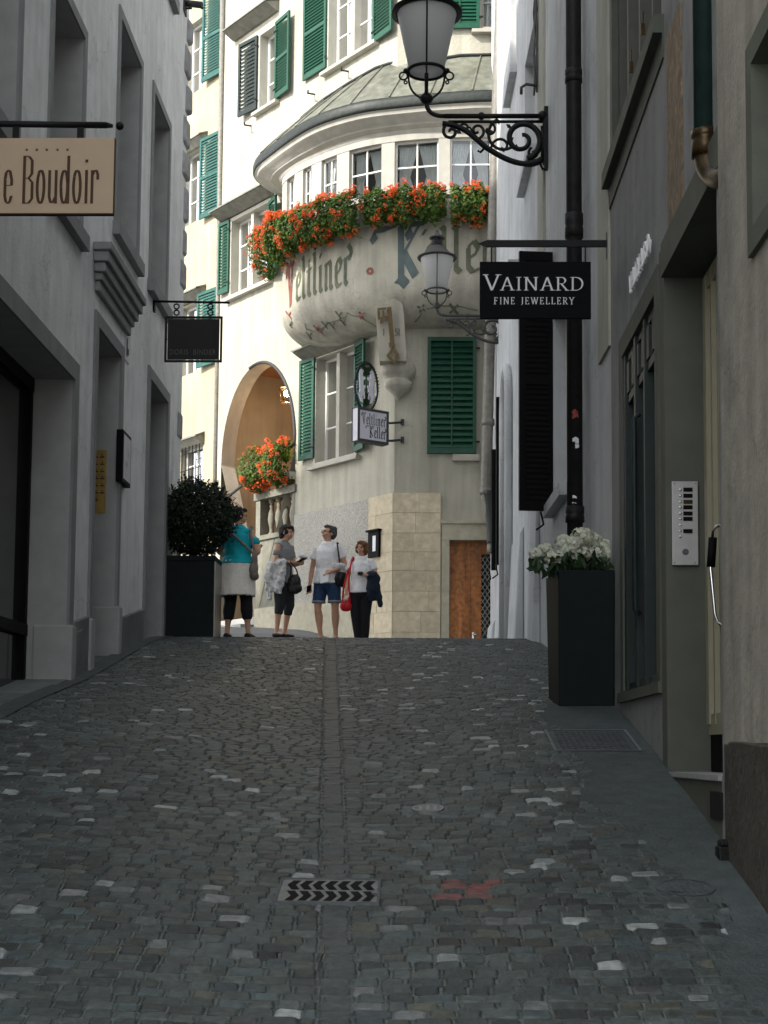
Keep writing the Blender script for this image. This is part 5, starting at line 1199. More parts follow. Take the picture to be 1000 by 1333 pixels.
def binder():
    Y = 17.4; k = lambda px, py, e=0.: K(px, py, Y-e)
    root = thing('hanging_sign', k(188, 393), 'dark brown framed sign with dim grey capitals hanging on rings from the left wall', 'shop sign')
    a = MB(); a.tube([k(187, 392), k(299, 394)], .014, 8); a.ball(k(190, 392), .04, 0, 8); a.box(-3.1, -3.08, Y-.04, Y+.04, k(188, 406).z, k(188, 378).z)
    a.build('bracket_rod', 'iron', root)
    for x in (230, 274):
        for y in (399, 407): a = MB(); c = k(x, y); n = 12; r = .03; a.tube([c+V3((r*math.cos(2*PI*i/n), .0, r*math.sin(2*PI*i/n))) for i in range(n+1)], .009, 6, cap=False); a.build('ring', 'iron', root)
    a = MB()
    p, q = k(214, 471.5), k(290, 412); w = .024
    a.box(p.x, q.x, Y-.012, Y+.012, p.z, p.z+w); a.box(p.x, q.x, Y-.012, Y+.012, q.z-w, q.z); a.box(p.x, p.x+w, Y-.012, Y+.012, p.z+w, q.z-w); a.box(q.x-w, q.x, Y-.012, Y+.012, p.z+w, q.z-w); a.build('frame', 'iron', root)
    a = MB(); p, q = k(218, 468), k(286, 415.5); a.box(p.x, q.x, Y-.008, Y+.008, p.z, q.z); bd = a.build('board', 'signbrn', root)
    a = MB()
    for (x, z) in ((p.x-.03, (p.z+q.z)/2), (q.x+.01, (p.z+q.z)/2)): a.box(x, x+.024, Y-.005, Y+.005, z-.008, z+.008)
    a.build('spacer', 'iron', root)
    cu = bpy.data.curves.new('t', 'FONT'); cu.body = 'DORIS  BINDER'; cu.size = .085; cu.space_character = 1.15; to = bpy.data.objects.new('t', cu); COL.objects.link(to)
    dg = bpy.context.evaluated_depsgraph_get(); me = bpy.data.meshes.new_from_object(to.evaluated_get(dg)); bpy.data.objects.remove(to)
    xs = [v.co.x for v in me.vertices]; w = k(281, 460).x-k(221, 460).x; s = w/(max(xs)-min(xs)); o = k(221, 461.5, .011)
    for v in me.vertices: x, y = (v.co.x-min(xs))*s, v.co.y*s*1.3; v.co = (o.x+x, o.y, o.z+y)
    me.materials.clear(); me.materials.append(M['lettdim']); lo_ = bpy.data.objects.new('lettering', me); COL.objects.link(lo_); adopt(lo_, bd)
binder()
def keller_sign():
    axd = V3((.79, .61, 0)); axd.normalize(); nn = V3((.61, -.79, 0)).normalized(); P1 = K(505, 556, 25.72); P0 = P1-axd*.62; zt = K(484, 533, 25.5).z; zb = K(484, 575, 25.5).z
    root = thing('box_sign', (P1.x, P1.y, zb), 'framed box sign with blackletter writing and a wreathed crest on top, at the corner', 'restaurant sign')
    fr = Frame((P0.x, P0.y), (axd.x, axd.y)); W = .62; D = .16
    a = MB(); a.fb(fr, .0, W, -D, 0, zb, zt); bx = a.build('box', 'boxface', root)
    a = MB(); w = .03; e = .012
    for (n0, n1) in ((-.0, e), (-D-e, -D)):
        a.fb(fr, -e, W+e, n0, n1, zb-e, zb+w); a.fb(fr, -e, W+e, n0, n1, zt-w, zt+e); a.fb(fr, -e, w, n0, n1, zb+w, zt-w); a.fb(fr, W-w, W+e, n0, n1, zb+w, zt-w)
    a.fb(fr, -.006, W+.006, -D, 0, zt, zt+.014); a.fb(fr, -.006, W+.006, -D, 0, zb-.014, zb)
    a.build('frame', 'irong', root)
    a = MB(); H = zt-zb; h = H*.235
    L1 = textlen(BLK, 'VeltlineR', h, 1, .05); f = (W-.12)/L1
    lettering(a, BLK, 'VeltlineR', .08, 0, h, lambda x, y, e_: fr.p(x, .003+e_, zb+H*.52+y), .7, .13, .06, f, .05, mi=[1]+[0]*8)
    lettering(a, BLK, 'KelleR', .24, 0, h*1.05, lambda x, y, e_: fr.p(x, .003+e_, zb+H*.13+y), .7, .14, .06, f*.95, .04, m=0)
    a.build('lettering', ['black', 'gold'], bx)
    a = MB()
    for py in (550, 573): z = K(510, py, 25.8).z; q = K(524, py-.5, 25.97); s0 = fr.p(W, -.08, z); a.tube([s0, fr.p(W+.12, -.08, z), q], .02, 6); a.box(q.x-.03, q.x+.03, q.y-.02, 25.995, q.z-.05, q.z+.05)
    a.tube([fr.p(W+.03, -.08, K(510, 552, 25.8).z), fr.p(W+.03, -.08, K(510, 575, 25.8).z)], .018, 6); a.build('arm', 'irong', root)
    # crest: wreath, two upright beasts, staff with leaves
    cz = K(479, 503, 25.5).z; cu_ = .22; rw, rh = .235, .41
    def q(s, z, n=-.08): return fr.p(cu_+s, n, cz+z)
    a = MB(); n = 40; a.tube([q(rw*math.cos(2*PI*i/n), rh*math.sin(2*PI*i/n)) for i in range(n+1)], .02, 6, cap=False)
    R_ = random.Random(8)
    for i in range(46):
        t = 2*PI*i/46; c = q(rw*math.cos(t), rh*math.sin(t)); d = V3((0, 0, 0))
        s_ = rw*math.cos(t); z_ = rh*math.sin(t); L_ = .05
        for sg in (1, -1):
            tx, tz = -math.sin(t)*.7+sg*math.cos(t)*.8, math.cos(t)*.7+sg*math.sin(t)*.8
            a.mesh([q(s_, z_, -.07), q(s_+tx*L_*.5+.012, z_+tz*L_*.5, -.06), q(s_+tx*L_, z_+tz*L_, -.08), q(s_+tx*L_*.5-.012, z_+tz*L_*.5, -.09)], [(0, 1, 2, 3)])
    a.tube([q(0, rh), q(0, rh+.0)], .01, 5); a.build('wreath', 'greenk', root)
    def silh(mb, pts, n0, n1, m=0):
        k = len(pts); mb.mesh([q(s, z, n1) for s, z in pts]+[q(s, z, n0) for s, z in pts], [tuple(range(k)), tuple(range(2*k-1, k-1, -1))]+[(i, (i+1) % k, k+(i+1) % k, k+i) for i in range(k)], m)
    for sg in (-1, 1):
        a = MB(); B = [(.03, -.2), (.05, -.05), (.02, .0), (.03, .03), (.07, .02), (.07, .1), (.02, .14), (.03, .17), (.08, .17), (.09, .22), (.06, .26), (.1, .3), (.14, .28), (.16, .2), (.15, .05), (.14, -.05), (.16, -.16), (.12, -.27), (.07, -.29), (.09, -.18), (.07, -.13), (.06, -.22)]
        silh(a, [(sg*s*.95, z) for s, z in B], -.09, -.07)
        a.tube([q(sg*s, z) for s, z in bez((.14, -.12), (.24, -.2), (.2, 0), (.19, .08), 8)], .012, 5)
        a.build('heraldic_beast', 'boxface', root)
    a = MB(); a.tube([q(0, -.34), q(0, .3)], .012, 6)
    for i in range(9):
        z = -.32+i*.02
        for sg in (-1, 1): a.tube([q(0, z), q(sg*(.12-.008*i), z+.05+.004*i)], .01, 4)
    for i in range(7):
        for sg in (-1, 1): a.tube([q(0, .2+.02*i), q(sg*.1, .26+.018*i)], .012, 4)
    a.build('leafy_staff', 'leafhy', root)
keller_sign()
# menu box
a = MB(); u1, z0 = CL.at(484, 727); u0, z1 = CL.at(498, 691); a.fb(CL, u0, u1, .036, .085, z0, z1); a.fb(CL, u0-.03, u1+.03, .036, .12, z1, z1+.03); mbx = a.build('menu_case', 'black'); tag(mbx, 'narrow black menu case with a white card on the corner wall', 'menu case')
a = MB(); a.fb(CL, u0+.08, u1-.14, .085, .088, z0+.1, z1-.08); a.build('menu_card', 'paper', mbx)
# picture case, brass plate, emblem plate, camera on the left wall
a = MB(); (ua, za), (ub, zb_) = LW.at(158, 626, .06), LW.at(170, 570, .06); ua += 0; a.fb(LW, ua, ub, 0, .07, za, zb_); pc_ = a.build('display_case', 'black', bevel=.005); tag(pc_, 'flat black display case with a pale portrait picture on the grey left wall', 'display case')
a = MB(); a.fb(LW, ua+.05, ub-.04, .07, .073, za+.04, zb_-.04); a.build('picture', 'boxface', pc_)
a = MB(); P = lambda u, z, e=.0745: LW.p(u, e, z); m_ = (ua+ub)/2; zm = (za+zb_)/2
a.face([P(ua+.08, za+.2), P(m_, za+.12), P(ub-.1, za+.3), P(ub-.12, zb_-.2), P(m_, zb_-.1), P(ua+.12, zb_-.25)]); a.face([P(ua+.1, za+.08, .075), P(ub-.15, za+.08, .075), P(ub-.15, za+.1, .075), P(ua+.1, za+.1, .075)]); a.build('print', 'greyj', pc_)
def brass():
    Y = 15.52; k = lambda px, py, e=0.: K(px, py, Y-e)
    a = MB(); p, q = k(121, 668), k(139.5, 586); a.box(p.x, q.x, Y-.012, Y, p.z, q.z); root = a.build('bell_plate', 'brass'); tag(root, 'tall brass bell plate with two columns of name tags in the left doorway', 'bell plate')
    for i in range(7):
        for j in range(2):
            if i == 6 and j == 1: continue
            b = MB(); c = k(125.5+8*j, 594+9.3*i); b.box(c.x-.022, c.x+.022, Y-.018, Y-.012, c.z-.018, c.z-.004); b.ball((c.x, Y-.014, c.z+.012), .008, 0, 6); b.build('name_tag', 'lettdk', root)
brass()
a = MB(); (ua, za), (ub, zb_) = LW.at(161.5, 467), LW.at(168, 440); a.fb(LW, ua, ub, 0, .012, za, zb_); o = a.build('number_plate', 'boxface'); tag(o, 'tiny pale enamel plate with dark mark high beside the left doorway', 'plate')
a = MB(); a.fb(LW, ua+.06, (ua+ub)/2, .012, .014, za+.05, zb_-.05); a.fb(LW, (ua+ub)/2, ub-.06, .012, .0145, za+.08, (za+zb_)/2); a.build('mark', 'greenk', o)
a = MB(); c = K(252, 8, 19.2); a.tube([(-3.1, 19.2, c.z-.03), (c.x-.02, 19.2, c.z-.03)], .015, 6); a.tube([(c.x-.1, 19.2, c.z+.04), (c.x+.12, 19.05, c.z-.06)], .045, 10); a.tube([(c.x+.12, 19.05, c.z-.06), (c.x+.14, 19.04, c.z-.11)], .02, 8); a.box(-3.1, -3.08, 19.1, 19.3, c.z-.1, c.z+.05)
tag(a.build('security_camera', 'irong'), 'small black camera mounted at the top corner of the left townhouse', 'camera')

# ================================================================== PLANTS
def leafcloud(mb, pts, R_, size, m=0, nrm=None, fold=True):
    for (p, n) in pts:
        s = size*R_.uniform(.6, 1.3); t = n.cross(V3((R_.uniform(-1, 1), R_.uniform(-1, 1), R_.uniform(-1, 1))))
        if t.length < 1e-4: continue
        t.normalize(); b = n.cross(t).normalized()
        mb.mesh([p-t*s*.5, p+b*s*.42+n*s*.12, p+t*s*.5, p-b*s*.42+n*s*.12], [(0, 1, 2, 3)], m)
def umbel(mb, c, r, R_, m=0, up=None):
    for i in range(16):
        d = V3((R_.gauss(0, 1), R_.gauss(0, 1), R_.gauss(0, 1)+.2)); d.normalize(); p = c+d*r*R_.uniform(.75, 1.05); pr = r*.42
        t = d.cross(V3((.3, .5, .8))).normalized(); b = d.cross(t)
        for k in range(5):
            a0 = 2*PI*k/5+i; a1 = a0+.95; am = (a0+a1)/2
            mb.mesh([p, p+(t*math.cos(a0)+b*math.sin(a0))*pr*.7+d*.004, p+(t*math.cos(am)+b*math.sin(am))*pr+d*.008, p+(t*math.cos(a1)+b*math.sin(a1))*pr*.7+d*.004], [(0, 1, 2, 3)], m)
def geraniums(name, label, path, count, nl, seed, spread=.24, drop=.34, group='geranium plants in window boxes', box=True, rise=.16, rr=.042):
    R_ = random.Random(seed); root = thing(name, path[len(path)//2][0], label, 'flower box', group)
    def pick():
        f = R_.uniform(0, len(path)-1.001); i = int(f); p = path[i][0].lerp(path[i+1][0], f-i); n = path[i][1].lerp(path[i+1][1], f-i).normalized(); return p, n, f
    if box:
        a = MB(); vs = []
        for p, n in path: vs += [p+n*(-.1)+V3((0, 0, -.1)), p+n*.06+V3((0, 0, -.1)), p+n*.08+V3((0, 0, .04)), p+n*(-.1)+V3((0, 0, .04))]
        k = len(path)-1; a.mesh(vs, [(4*i+j, 4*i+(j+1) % 4, 4*i+4+(j+1) % 4, 4*i+4+j) for i in range(k) for j in range(4)]+[(0, 1, 2, 3), (4*k, 4*k+3, 4*k+2, 4*k+1)]); a.build('trough', 'creamg', root)
    fol = []
    def shape(surface):
        p, n, f = pick()
        lump = .75+.5*noise.noise(V3((f*.35, seed, 0)))
        t = R_.uniform(-PI*.55, PI*.5) if surface else R_.uniform(-PI*.6, PI*.5); rad = (R_.uniform(.8, 1.08) if surface else math.sqrt(R_.random()))*lump
        dz = math.sin(t); q = p+n*(.02+spread*math.cos(t)*rad)+V3((0, 0, rise*.3+(rise if dz > 0 else drop)*dz*rad*1.1))
        d = (n*math.cos(t)+V3((0, 0, math.sin(t)))).normalized()
        return q+V3((R_.uniform(-.03, .03), R_.uniform(-.03, .03), R_.uniform(-.02, .02))), (d+V3((R_.uniform(-.6, .6), R_.uniform(-.6, .6), R_.uniform(-.2, .8)))).normalized(), d
    for i in range(nl):
        q, n2, _ = shape(R_.random() < .55); fol.append((q, n2))
    a = MB(); leafcloud(a, fol, R_, .062); a.build('foliage', 'leaf', root)
    a = MB(); s = MB()
    for i in range(count):
        for _t in range(6):
            q, n2, d = shape(True)
            if noise.noise(q*3.2)+noise.noise(q*9)*.4 > -.12+.0*_t: break
        q = q+d*R_.uniform(.02, .06)+V3((0, 0, .02)); umbel(a, q, rr*R_.choice([R_.uniform(.5, .9), R_.uniform(.85, 1.3)]), R_); s.tube([q-d*.12-V3((0, 0, .05)), q-d*.02], .003, 3)
    a.build('blossoms', 'red', root); s.build('stems', 'leaf', root)
    return root
def baypath(pa, pb, off, z, n=26):
    sa, sb = s_at(pa) if pa > 372 else SL*pa, s_at(pb); out = []
    for i in range(n):
        s = sa+(sb-sa)*i/(n-1); out.append((surf(s, 9.3)+at_s(NV, s)*off+V3((0, 0, z-9.3)), at_s(NV, s)))
    return out
geraniums('flower_box', 'longest box of orange red geraniums wrapping the left curve of the bay', baypath(.1, 478, .2, 9.12), 300, 8500, 1, .4, .52, rise=.34, rr=.043)
geraniums('flower_box', 'middle box of red geraniums hanging above the painted blue initial', baypath(484, 582, .17, 9.16), 85, 3400, 2, .3, .42, rise=.26, rr=.043)
geraniums('flower_box', 'short box of red geraniums at the right of the bay beside the downpipe', baypath(590, 655, .17, 9.14), 60, 2400, 3, .3, .46, rise=.26, rr=.043)
pth = [(CL.p(3.1+1.3*i/8, .06, 5.2), CL.n) for i in range(9)]
ar = geraniums('flower_box', 'bushy red geraniums and fern on the balustrade in the arcade arch', pth, 105, 3000, 4, .5, .38, rise=.55, rr=.05)
a = MB(); R_ = random.Random(6)
for i in range(60):
    b0 = CL.p(3.35, .05, 5.45); an = R_.uniform(0, 2*PI); el = R_.uniform(.3, 1.4); L_ = R_.uniform(.3, .62); d = V3((math.cos(an)*math.cos(el), math.sin(an)*math.cos(el), math.sin(el)))
    prev = b0
    for k in range(6):
        q = b0+d*L_*(k+1)/6-V3((0, 0, .25*((k+1)/6)**2*L_)); sd = d.cross(V3((0, 0, 1))).normalized()*.03*(1-k/7)
        a.mesh([prev, (prev+q)/2+sd, q, (prev+q)/2-sd], [(0, 1, 2, 3)]); prev = q
a.build('fern', 'fern', ar)
# boxwood in tall planter
def planter_left():
    b0 = K(213.5, 832, 18.55); b1 = K(277.5, 832, 18.55); zt = K(245, 724, 18.55).z; zb = gz(b0.x+.3, 18.7)-.02; w = b1.x-b0.x
    cx, cy = (b0.x+b1.x)/2, 18.55+w/2
    a = MB(); a.box(b0.x, b1.x, 18.55, 18.55+w, zb, zt); root = a.build('tall_planter', 'planter', bevel=.006); tag(root, 'tall square dark green planter at the left corner holding a boxwood', 'planter')
    a = MB(); e = .012; a.box(b0.x-e, b1.x+e, 18.55-e, 18.55, zt-.05, zt+.006); a.box(b0.x-e, b1.x+e, 18.55+w, 18.55+w+e, zt-.05, zt+.006); a.box(b1.x, b1.x+e, 18.55, 18.55+w, zt-.05, zt+.006); a.box(b0.x-e, b0.x, 18.55, 18.55+w, zt-.05, zt+.006)
    a.build('rim', 'planter', root); a = MB(); a.box(b0.x+.01, b1.x-.01, 18.56, 18.54+w, zt-.02, zt+.004); a.build('soil', 'soil', root)
    a = MB(); a.box(b1.x+.001, b1.x+.014, 18.552, 18.55+w, zb+.0, zt-.06); a.build('side_panel', 'planteredge', root)
    c = K(257, 676, 18.55+w/2); r = .455
    sh = thing('boxwood', (cx, cy, zt), 'round spiky dark boxwood bush growing in the tall square planter', 'shrub')
    R_ = random.Random(11); pts = []
    def rad(d): return r*(1+.16*noise.noise(d*2.3)+.08*noise.noise(d*6))
    for i in range(15000):
        d = V3((R_.gauss(0, 1), R_.gauss(0, 1), R_.gauss(0, 1))); d.normalize(); rr = rad(d)*(R_.random()**.33 if i % 2 else R_.uniform(.86, 1.02))
        if rr < r*.35: continue
        p = V3(c)+V3((d.x*rr*.98, d.y*rr*.98, d.z*rr*1.04));
        if p.z < zt-.02: continue
        pts.append((p, (d+V3((R_.uniform(-.8, .8), R_.uniform(-.8, .8), R_.uniform(-.4, .8)))).normalized()))
    for i in range(340):    # shoots
        d = V3((R_.gauss(0, 1), R_.gauss(0, 1), R_.gauss(0, 1)+.6)); d.normalize(); L_ = R_.uniform(.04, .13); b_ = V3(c)+d*rad(d)*.97; g_ = (d+V3((R_.uniform(-.4, .4), R_.uniform(-.4, .4), .35))).normalized()
        if b_.z < zt+.1: continue
        for k in range(7): pts.append((b_+g_*L_*k/6, (g_+V3((R_.uniform(-1, 1), R_.uniform(-1, 1), R_.uniform(-1, 1)))).normalized()))
    a = MB(); leafcloud(a, pts, R_, .034); a.build('foliage', 'leafdk', sh)
    a = MB()
    for i in range(14): an = 2*PI*i/14; a.tube([(cx, cy, zt-.02), (cx+.08*math.cos(an), cy+.08*math.sin(an), zt+.15), (c.x+.3*math.cos(an), c.y+.3*math.sin(an), c.z+R_.uniform(-.2, .3))], [.02, .014, .005], 5)
    a.build('stems', 'wooddk', sh)
planter_left()
def planter_right():
    zt = K(760, 746, 11.9).z; zb = gz(1.2, 11.8)-.015
    A = K(728, 912, 11.72); B = K(800, 912, 11.74); At = K(727, 746, 11.68); Bt = K(801, 746, 11.7); C_ = K(714.5, 890, 12.2); Ct = K(710.5, 746, 12.25)
    base = [V3((A.x, A.y, zb)), V3((B.x, B.y, zb)), V3((1.46, 12.3, zb)), V3((C_.x, C_.y, zb))]; topv = [V3((At.x, At.y, zt)), V3((Bt.x, Bt.y, zt)), V3((1.465, 12.35, zt)), V3((Ct.x, Ct.y, zt))]
    print('planter right zt zb', zt, zb, A, B)
    a = MB(); a.hexa(base+topv); root = a.build('tapered_planter', 'planter', bevel=.012); tag(root, 'tapered black planter with white hydrangeas beside the jewellery shop window', 'planter')
    cc = sum(topv, V3())/4; a = MB(); q = [p.lerp(cc, .06)+V3((0, 0, .003)) for p in topv]; a.face(q); a.build('soil', 'soil', root)
    hy = thing('hydrangea', (cc.x, cc.y, zt), 'white hydrangea with round flower heads and dark leaves in the tapered planter', 'flowering plant')
    R_ = random.Random(21)
    heads = [(734, 706, 10), (758, 699, 13), (723, 727, 12), (756, 722, 11), (786, 712, 10), (747, 708, 10), (698, 721, 8), (710, 716, 9), (771, 704, 11), (790, 722, 8), (742, 716, 9), (776, 720, 9)]
    a = MB(); st = MB()
    for i, (x, y, r) in enumerate(heads):
        Yh = 11.95+R_.uniform(-.15, .15); c = K(x, y, Yh); rr = r/140.
        for k in range(95):
            d = V3((R_.gauss(0, 1), R_.gauss(0, 1), R_.gauss(0, 1))); d.normalize()
            if d.z < -.5: continue
            p = c+V3((d.x*rr, d.y*rr, d.z*rr*.8))*R_.uniform(.9, 1.04); t = d.cross(V3((.3, .6, .7))).normalized(); b = d.cross(t); s = .0165; an = R_.uniform(0, 1.5)
            for q_ in range(4):
                a0 = an+PI/2*q_; a.mesh([p, p+(t*math.cos(a0)+b*math.sin(a0))*s, p+(t*math.cos(a0+.75)+b*math.sin(a0+.75))*s*1.25+d*.004, p+(t*math.cos(a0+1.5)+b*math.sin(a0+1.5))*s], [(0, 1, 2, 3)])
        st.tube([V3((cc.x+R_.uniform(-.1, .1), cc.y, zt-.01)), c-V3((0, 0, rr*.5))], .006, 5)
    a.build('flower_heads', 'hyd', hy); st.build('stems', 'leafhy', hy)
    pts = []; a = MB()
    for i in range(230):
        x = R_.uniform(692, 800); y = R_.uniform(722, 750); 
        if x < 712 and y > 745: continue
        c = K(x, y, 11.95+R_.uniform(-.25, .3)); 
        if c.x > 1.47: continue
        d = V3((R_.uniform(-1, 1), R_.uniform(-1.2, .3), R_.uniform(-.3, 1))).normalized(); t = d.cross(V3((R_.uniform(-1, 1), R_.uniform(-1, 1), 0))).normalized(); b = d.cross(t); L_ = R_.uniform(.035, .065)
        a.mesh([c-t*L_, c-t*L_*.3+b*L_*.5+d*.01, c+t*L_*.5+b*L_*.4+d*.01, c+t*L_, c+t*L_*.5-b*L_*.4+d*.01, c-t*L_*.3-b*L_*.5+d*.01], [(0, 1, 2, 3), (0, 3, 4, 5)])
    a.build('foliage', 'leafhy', hy)
planter_right()
# ================================================================== PEOPLE
def limb(mb, pts, rad, seg=16, m=0, c0=1., c1=1.):
    """closed tapering limb; rad entries r or (rx, ry); upright sections keep rx along X and ry along Y"""
    pts = [V3(p) for p in pts]; rr = [(r, r) if not isinstance(r, tuple) else r for r in rad]
    P_, R2 = [], []
    # rounded ends
    t0 = (pts[1]-pts[0]).normalized(); t1 = (pts[-1]-pts[-2]).normalized()
    for k in (.97, .75, .4): P_.append(pts[0]-t0*min(rr[0])*k*c0); R2.append(tuple(r*math.sqrt(1-k*k) for r in rr[0]))
    P_ += pts; R2 += rr
    for k in (.4, .75, .97): P_.append(pts[-1]+t1*min(rr[-1])*k*c1); R2.append(tuple(r*math.sqrt(1-k*k) for r in rr[-1]))
    vs = []; n = len(P_)
    for i, p in enumerate(P_):
        t = (P_[min(n-1, i+1)]-P_[max(0, i-1)]).normalized()
        ax = V3((1, 0, 0)) if abs(t.x) < .8 else V3((0, 0, 1)); a = (ax-t*ax.dot(t)).normalized(); b = t.cross(a)
        for k in range(seg): an = 2*PI*k/seg; vs.append(p+a*(math.cos(an)*R2[i][0])+b*(math.sin(an)*R2[i][1]))
    fs = [(i*seg+k, i*seg+(k+1) % seg, (i+1)*seg+(k+1) % seg, (i+1)*seg+k) for i in range(n-1) for k in range(seg)]
    fs += [tuple(range(seg))[::-1], tuple((n-1)*seg+k for k in range(seg))]
    mb.mesh(vs, fs, m, True)
def blob(mb, c, r, M4=None, seg=16):
    vs = []; n = seg//2
    for i in range(n+1):
        th = PI*i/n
        for k in range(seg):
            a = 2*PI*k/seg; v = V3((r[0]*math.sin(th)*math.cos(a), r[1]*math.sin(th)*math.sin(a), -r[2]*math.cos(th)))
            if M4: v = M4 @ v
            vs.append(V3(c)+v)
    mb.mesh(vs, [(i*seg+k, i*seg+(k+1) % seg, (i+1)*seg+(k+1) % seg, (i+1)*seg+k) for i in range(n) for k in range(seg)], 0, True)
def skinned(mb, name, m, parent, xf, voxel=.008, smooth=3, disp=0., dsc=9., origin=None, seed=0):
    me = bpy.data.meshes.new(name); me.from_pydata(mb.v, [], mb.f)
    bm = bmesh.new(); bm.from_mesh(me); bmesh.ops.remove_doubles(bm, verts=bm.verts, dist=1e-5); bmesh.ops.recalc_face_normals(bm, faces=bm.faces); bm.to_mesh(me); bm.free()
    o = bpy.data.objects.new('tmp', me); COL.objects.link(o)
    r = o.modifiers.new('r', 'REMESH'); r.mode = 'VOXEL'; r.voxel_size = voxel
    s = o.modifiers.new('s', 'SMOOTH'); s.iterations = smooth; s.factor = .5
    dg = bpy.context.evaluated_depsgraph_get(); dg.update(); nm = bpy.data.meshes.new_from_object(o.evaluated_get(dg)); bpy.data.objects.remove(o)
    nm.name = name
    if disp:
        ns = [v.normal.copy() for v in nm.vertices]
        for v, n in zip(nm.vertices, ns):
            q = V3((v.co.x*dsc, v.co.y*dsc, v.co.z*dsc*.7+seed)); d = noise.noise(q)+.5*noise.noise(q*2.3); v.co += n*d*disp
    nm.transform(xf); nm.polygons.foreach_set('use_smooth', [True]*len(nm.polygons)); nm.materials.clear(); nm.materials.append(M[m])
    org = V3((0, 0, 0))
    if parent is None:
        zs = [v.co.z for v in nm.vertices]; xs = [v.co.x for v in nm.vertices]; ys = [v.co.y for v in nm.vertices]; org = V3(((min(xs)+max(xs))/2, (min(ys)+max(ys))/2, min(zs))); nm.transform(Matrix.Translation(-org))
    ob = bpy.data.objects.new(name, nm); COL.objects.link(ob); ob.location = org
    if parent is not None: adopt(ob, parent)
    else: WLOC[ob.name] = org
    return ob
def hand(mb, w, d, n, curl=.6, s=1.):
    """palm, four bent fingers of unequal length and a thumb leaving the side of the palm; s = +1/-1 side of the thumb"""
    d = V3(d).normalized(); n = V3(n); n = (n-d*n.dot(d)).normalized(); t = d.cross(n)*s
    w = V3(w); limb(mb, [w, w+d*.035, w+d*.075], [(.022, .022), (.03, .022), (.036, .018)], 10)
    for k in (-1, 0, 1): limb(mb, [w+d*.03+t*k*.018, w+d*.085+t*k*.024], [.015, .014], 8)
    for i, L_ in enumerate((.068, .078, .073, .056)):
        b = w+d*.088+t*(.030-.0205*i); a1 = curl*.6; a2 = curl*1.5
        p1 = b+(d*math.cos(a1)+n*math.sin(a1))*L_*.5; p2 = p1+(d*math.cos(a2)+n*math.sin(a2))*L_*.45
        limb(mb, [b-d*.02, b, p1, p2], [.0095, .0092, .0085, .0072], 8)
    b = w+d*.03+t*.03; p1 = b+(d*.5+t*.75+n*.3).normalized()*.035; p2 = p1+(d*.85+t*.2+n*.5).normalized()*.03
    limb(mb, [w+d*.02+t*.01, b, p1, p2], [.014, .013, .0105, .0085], 8)
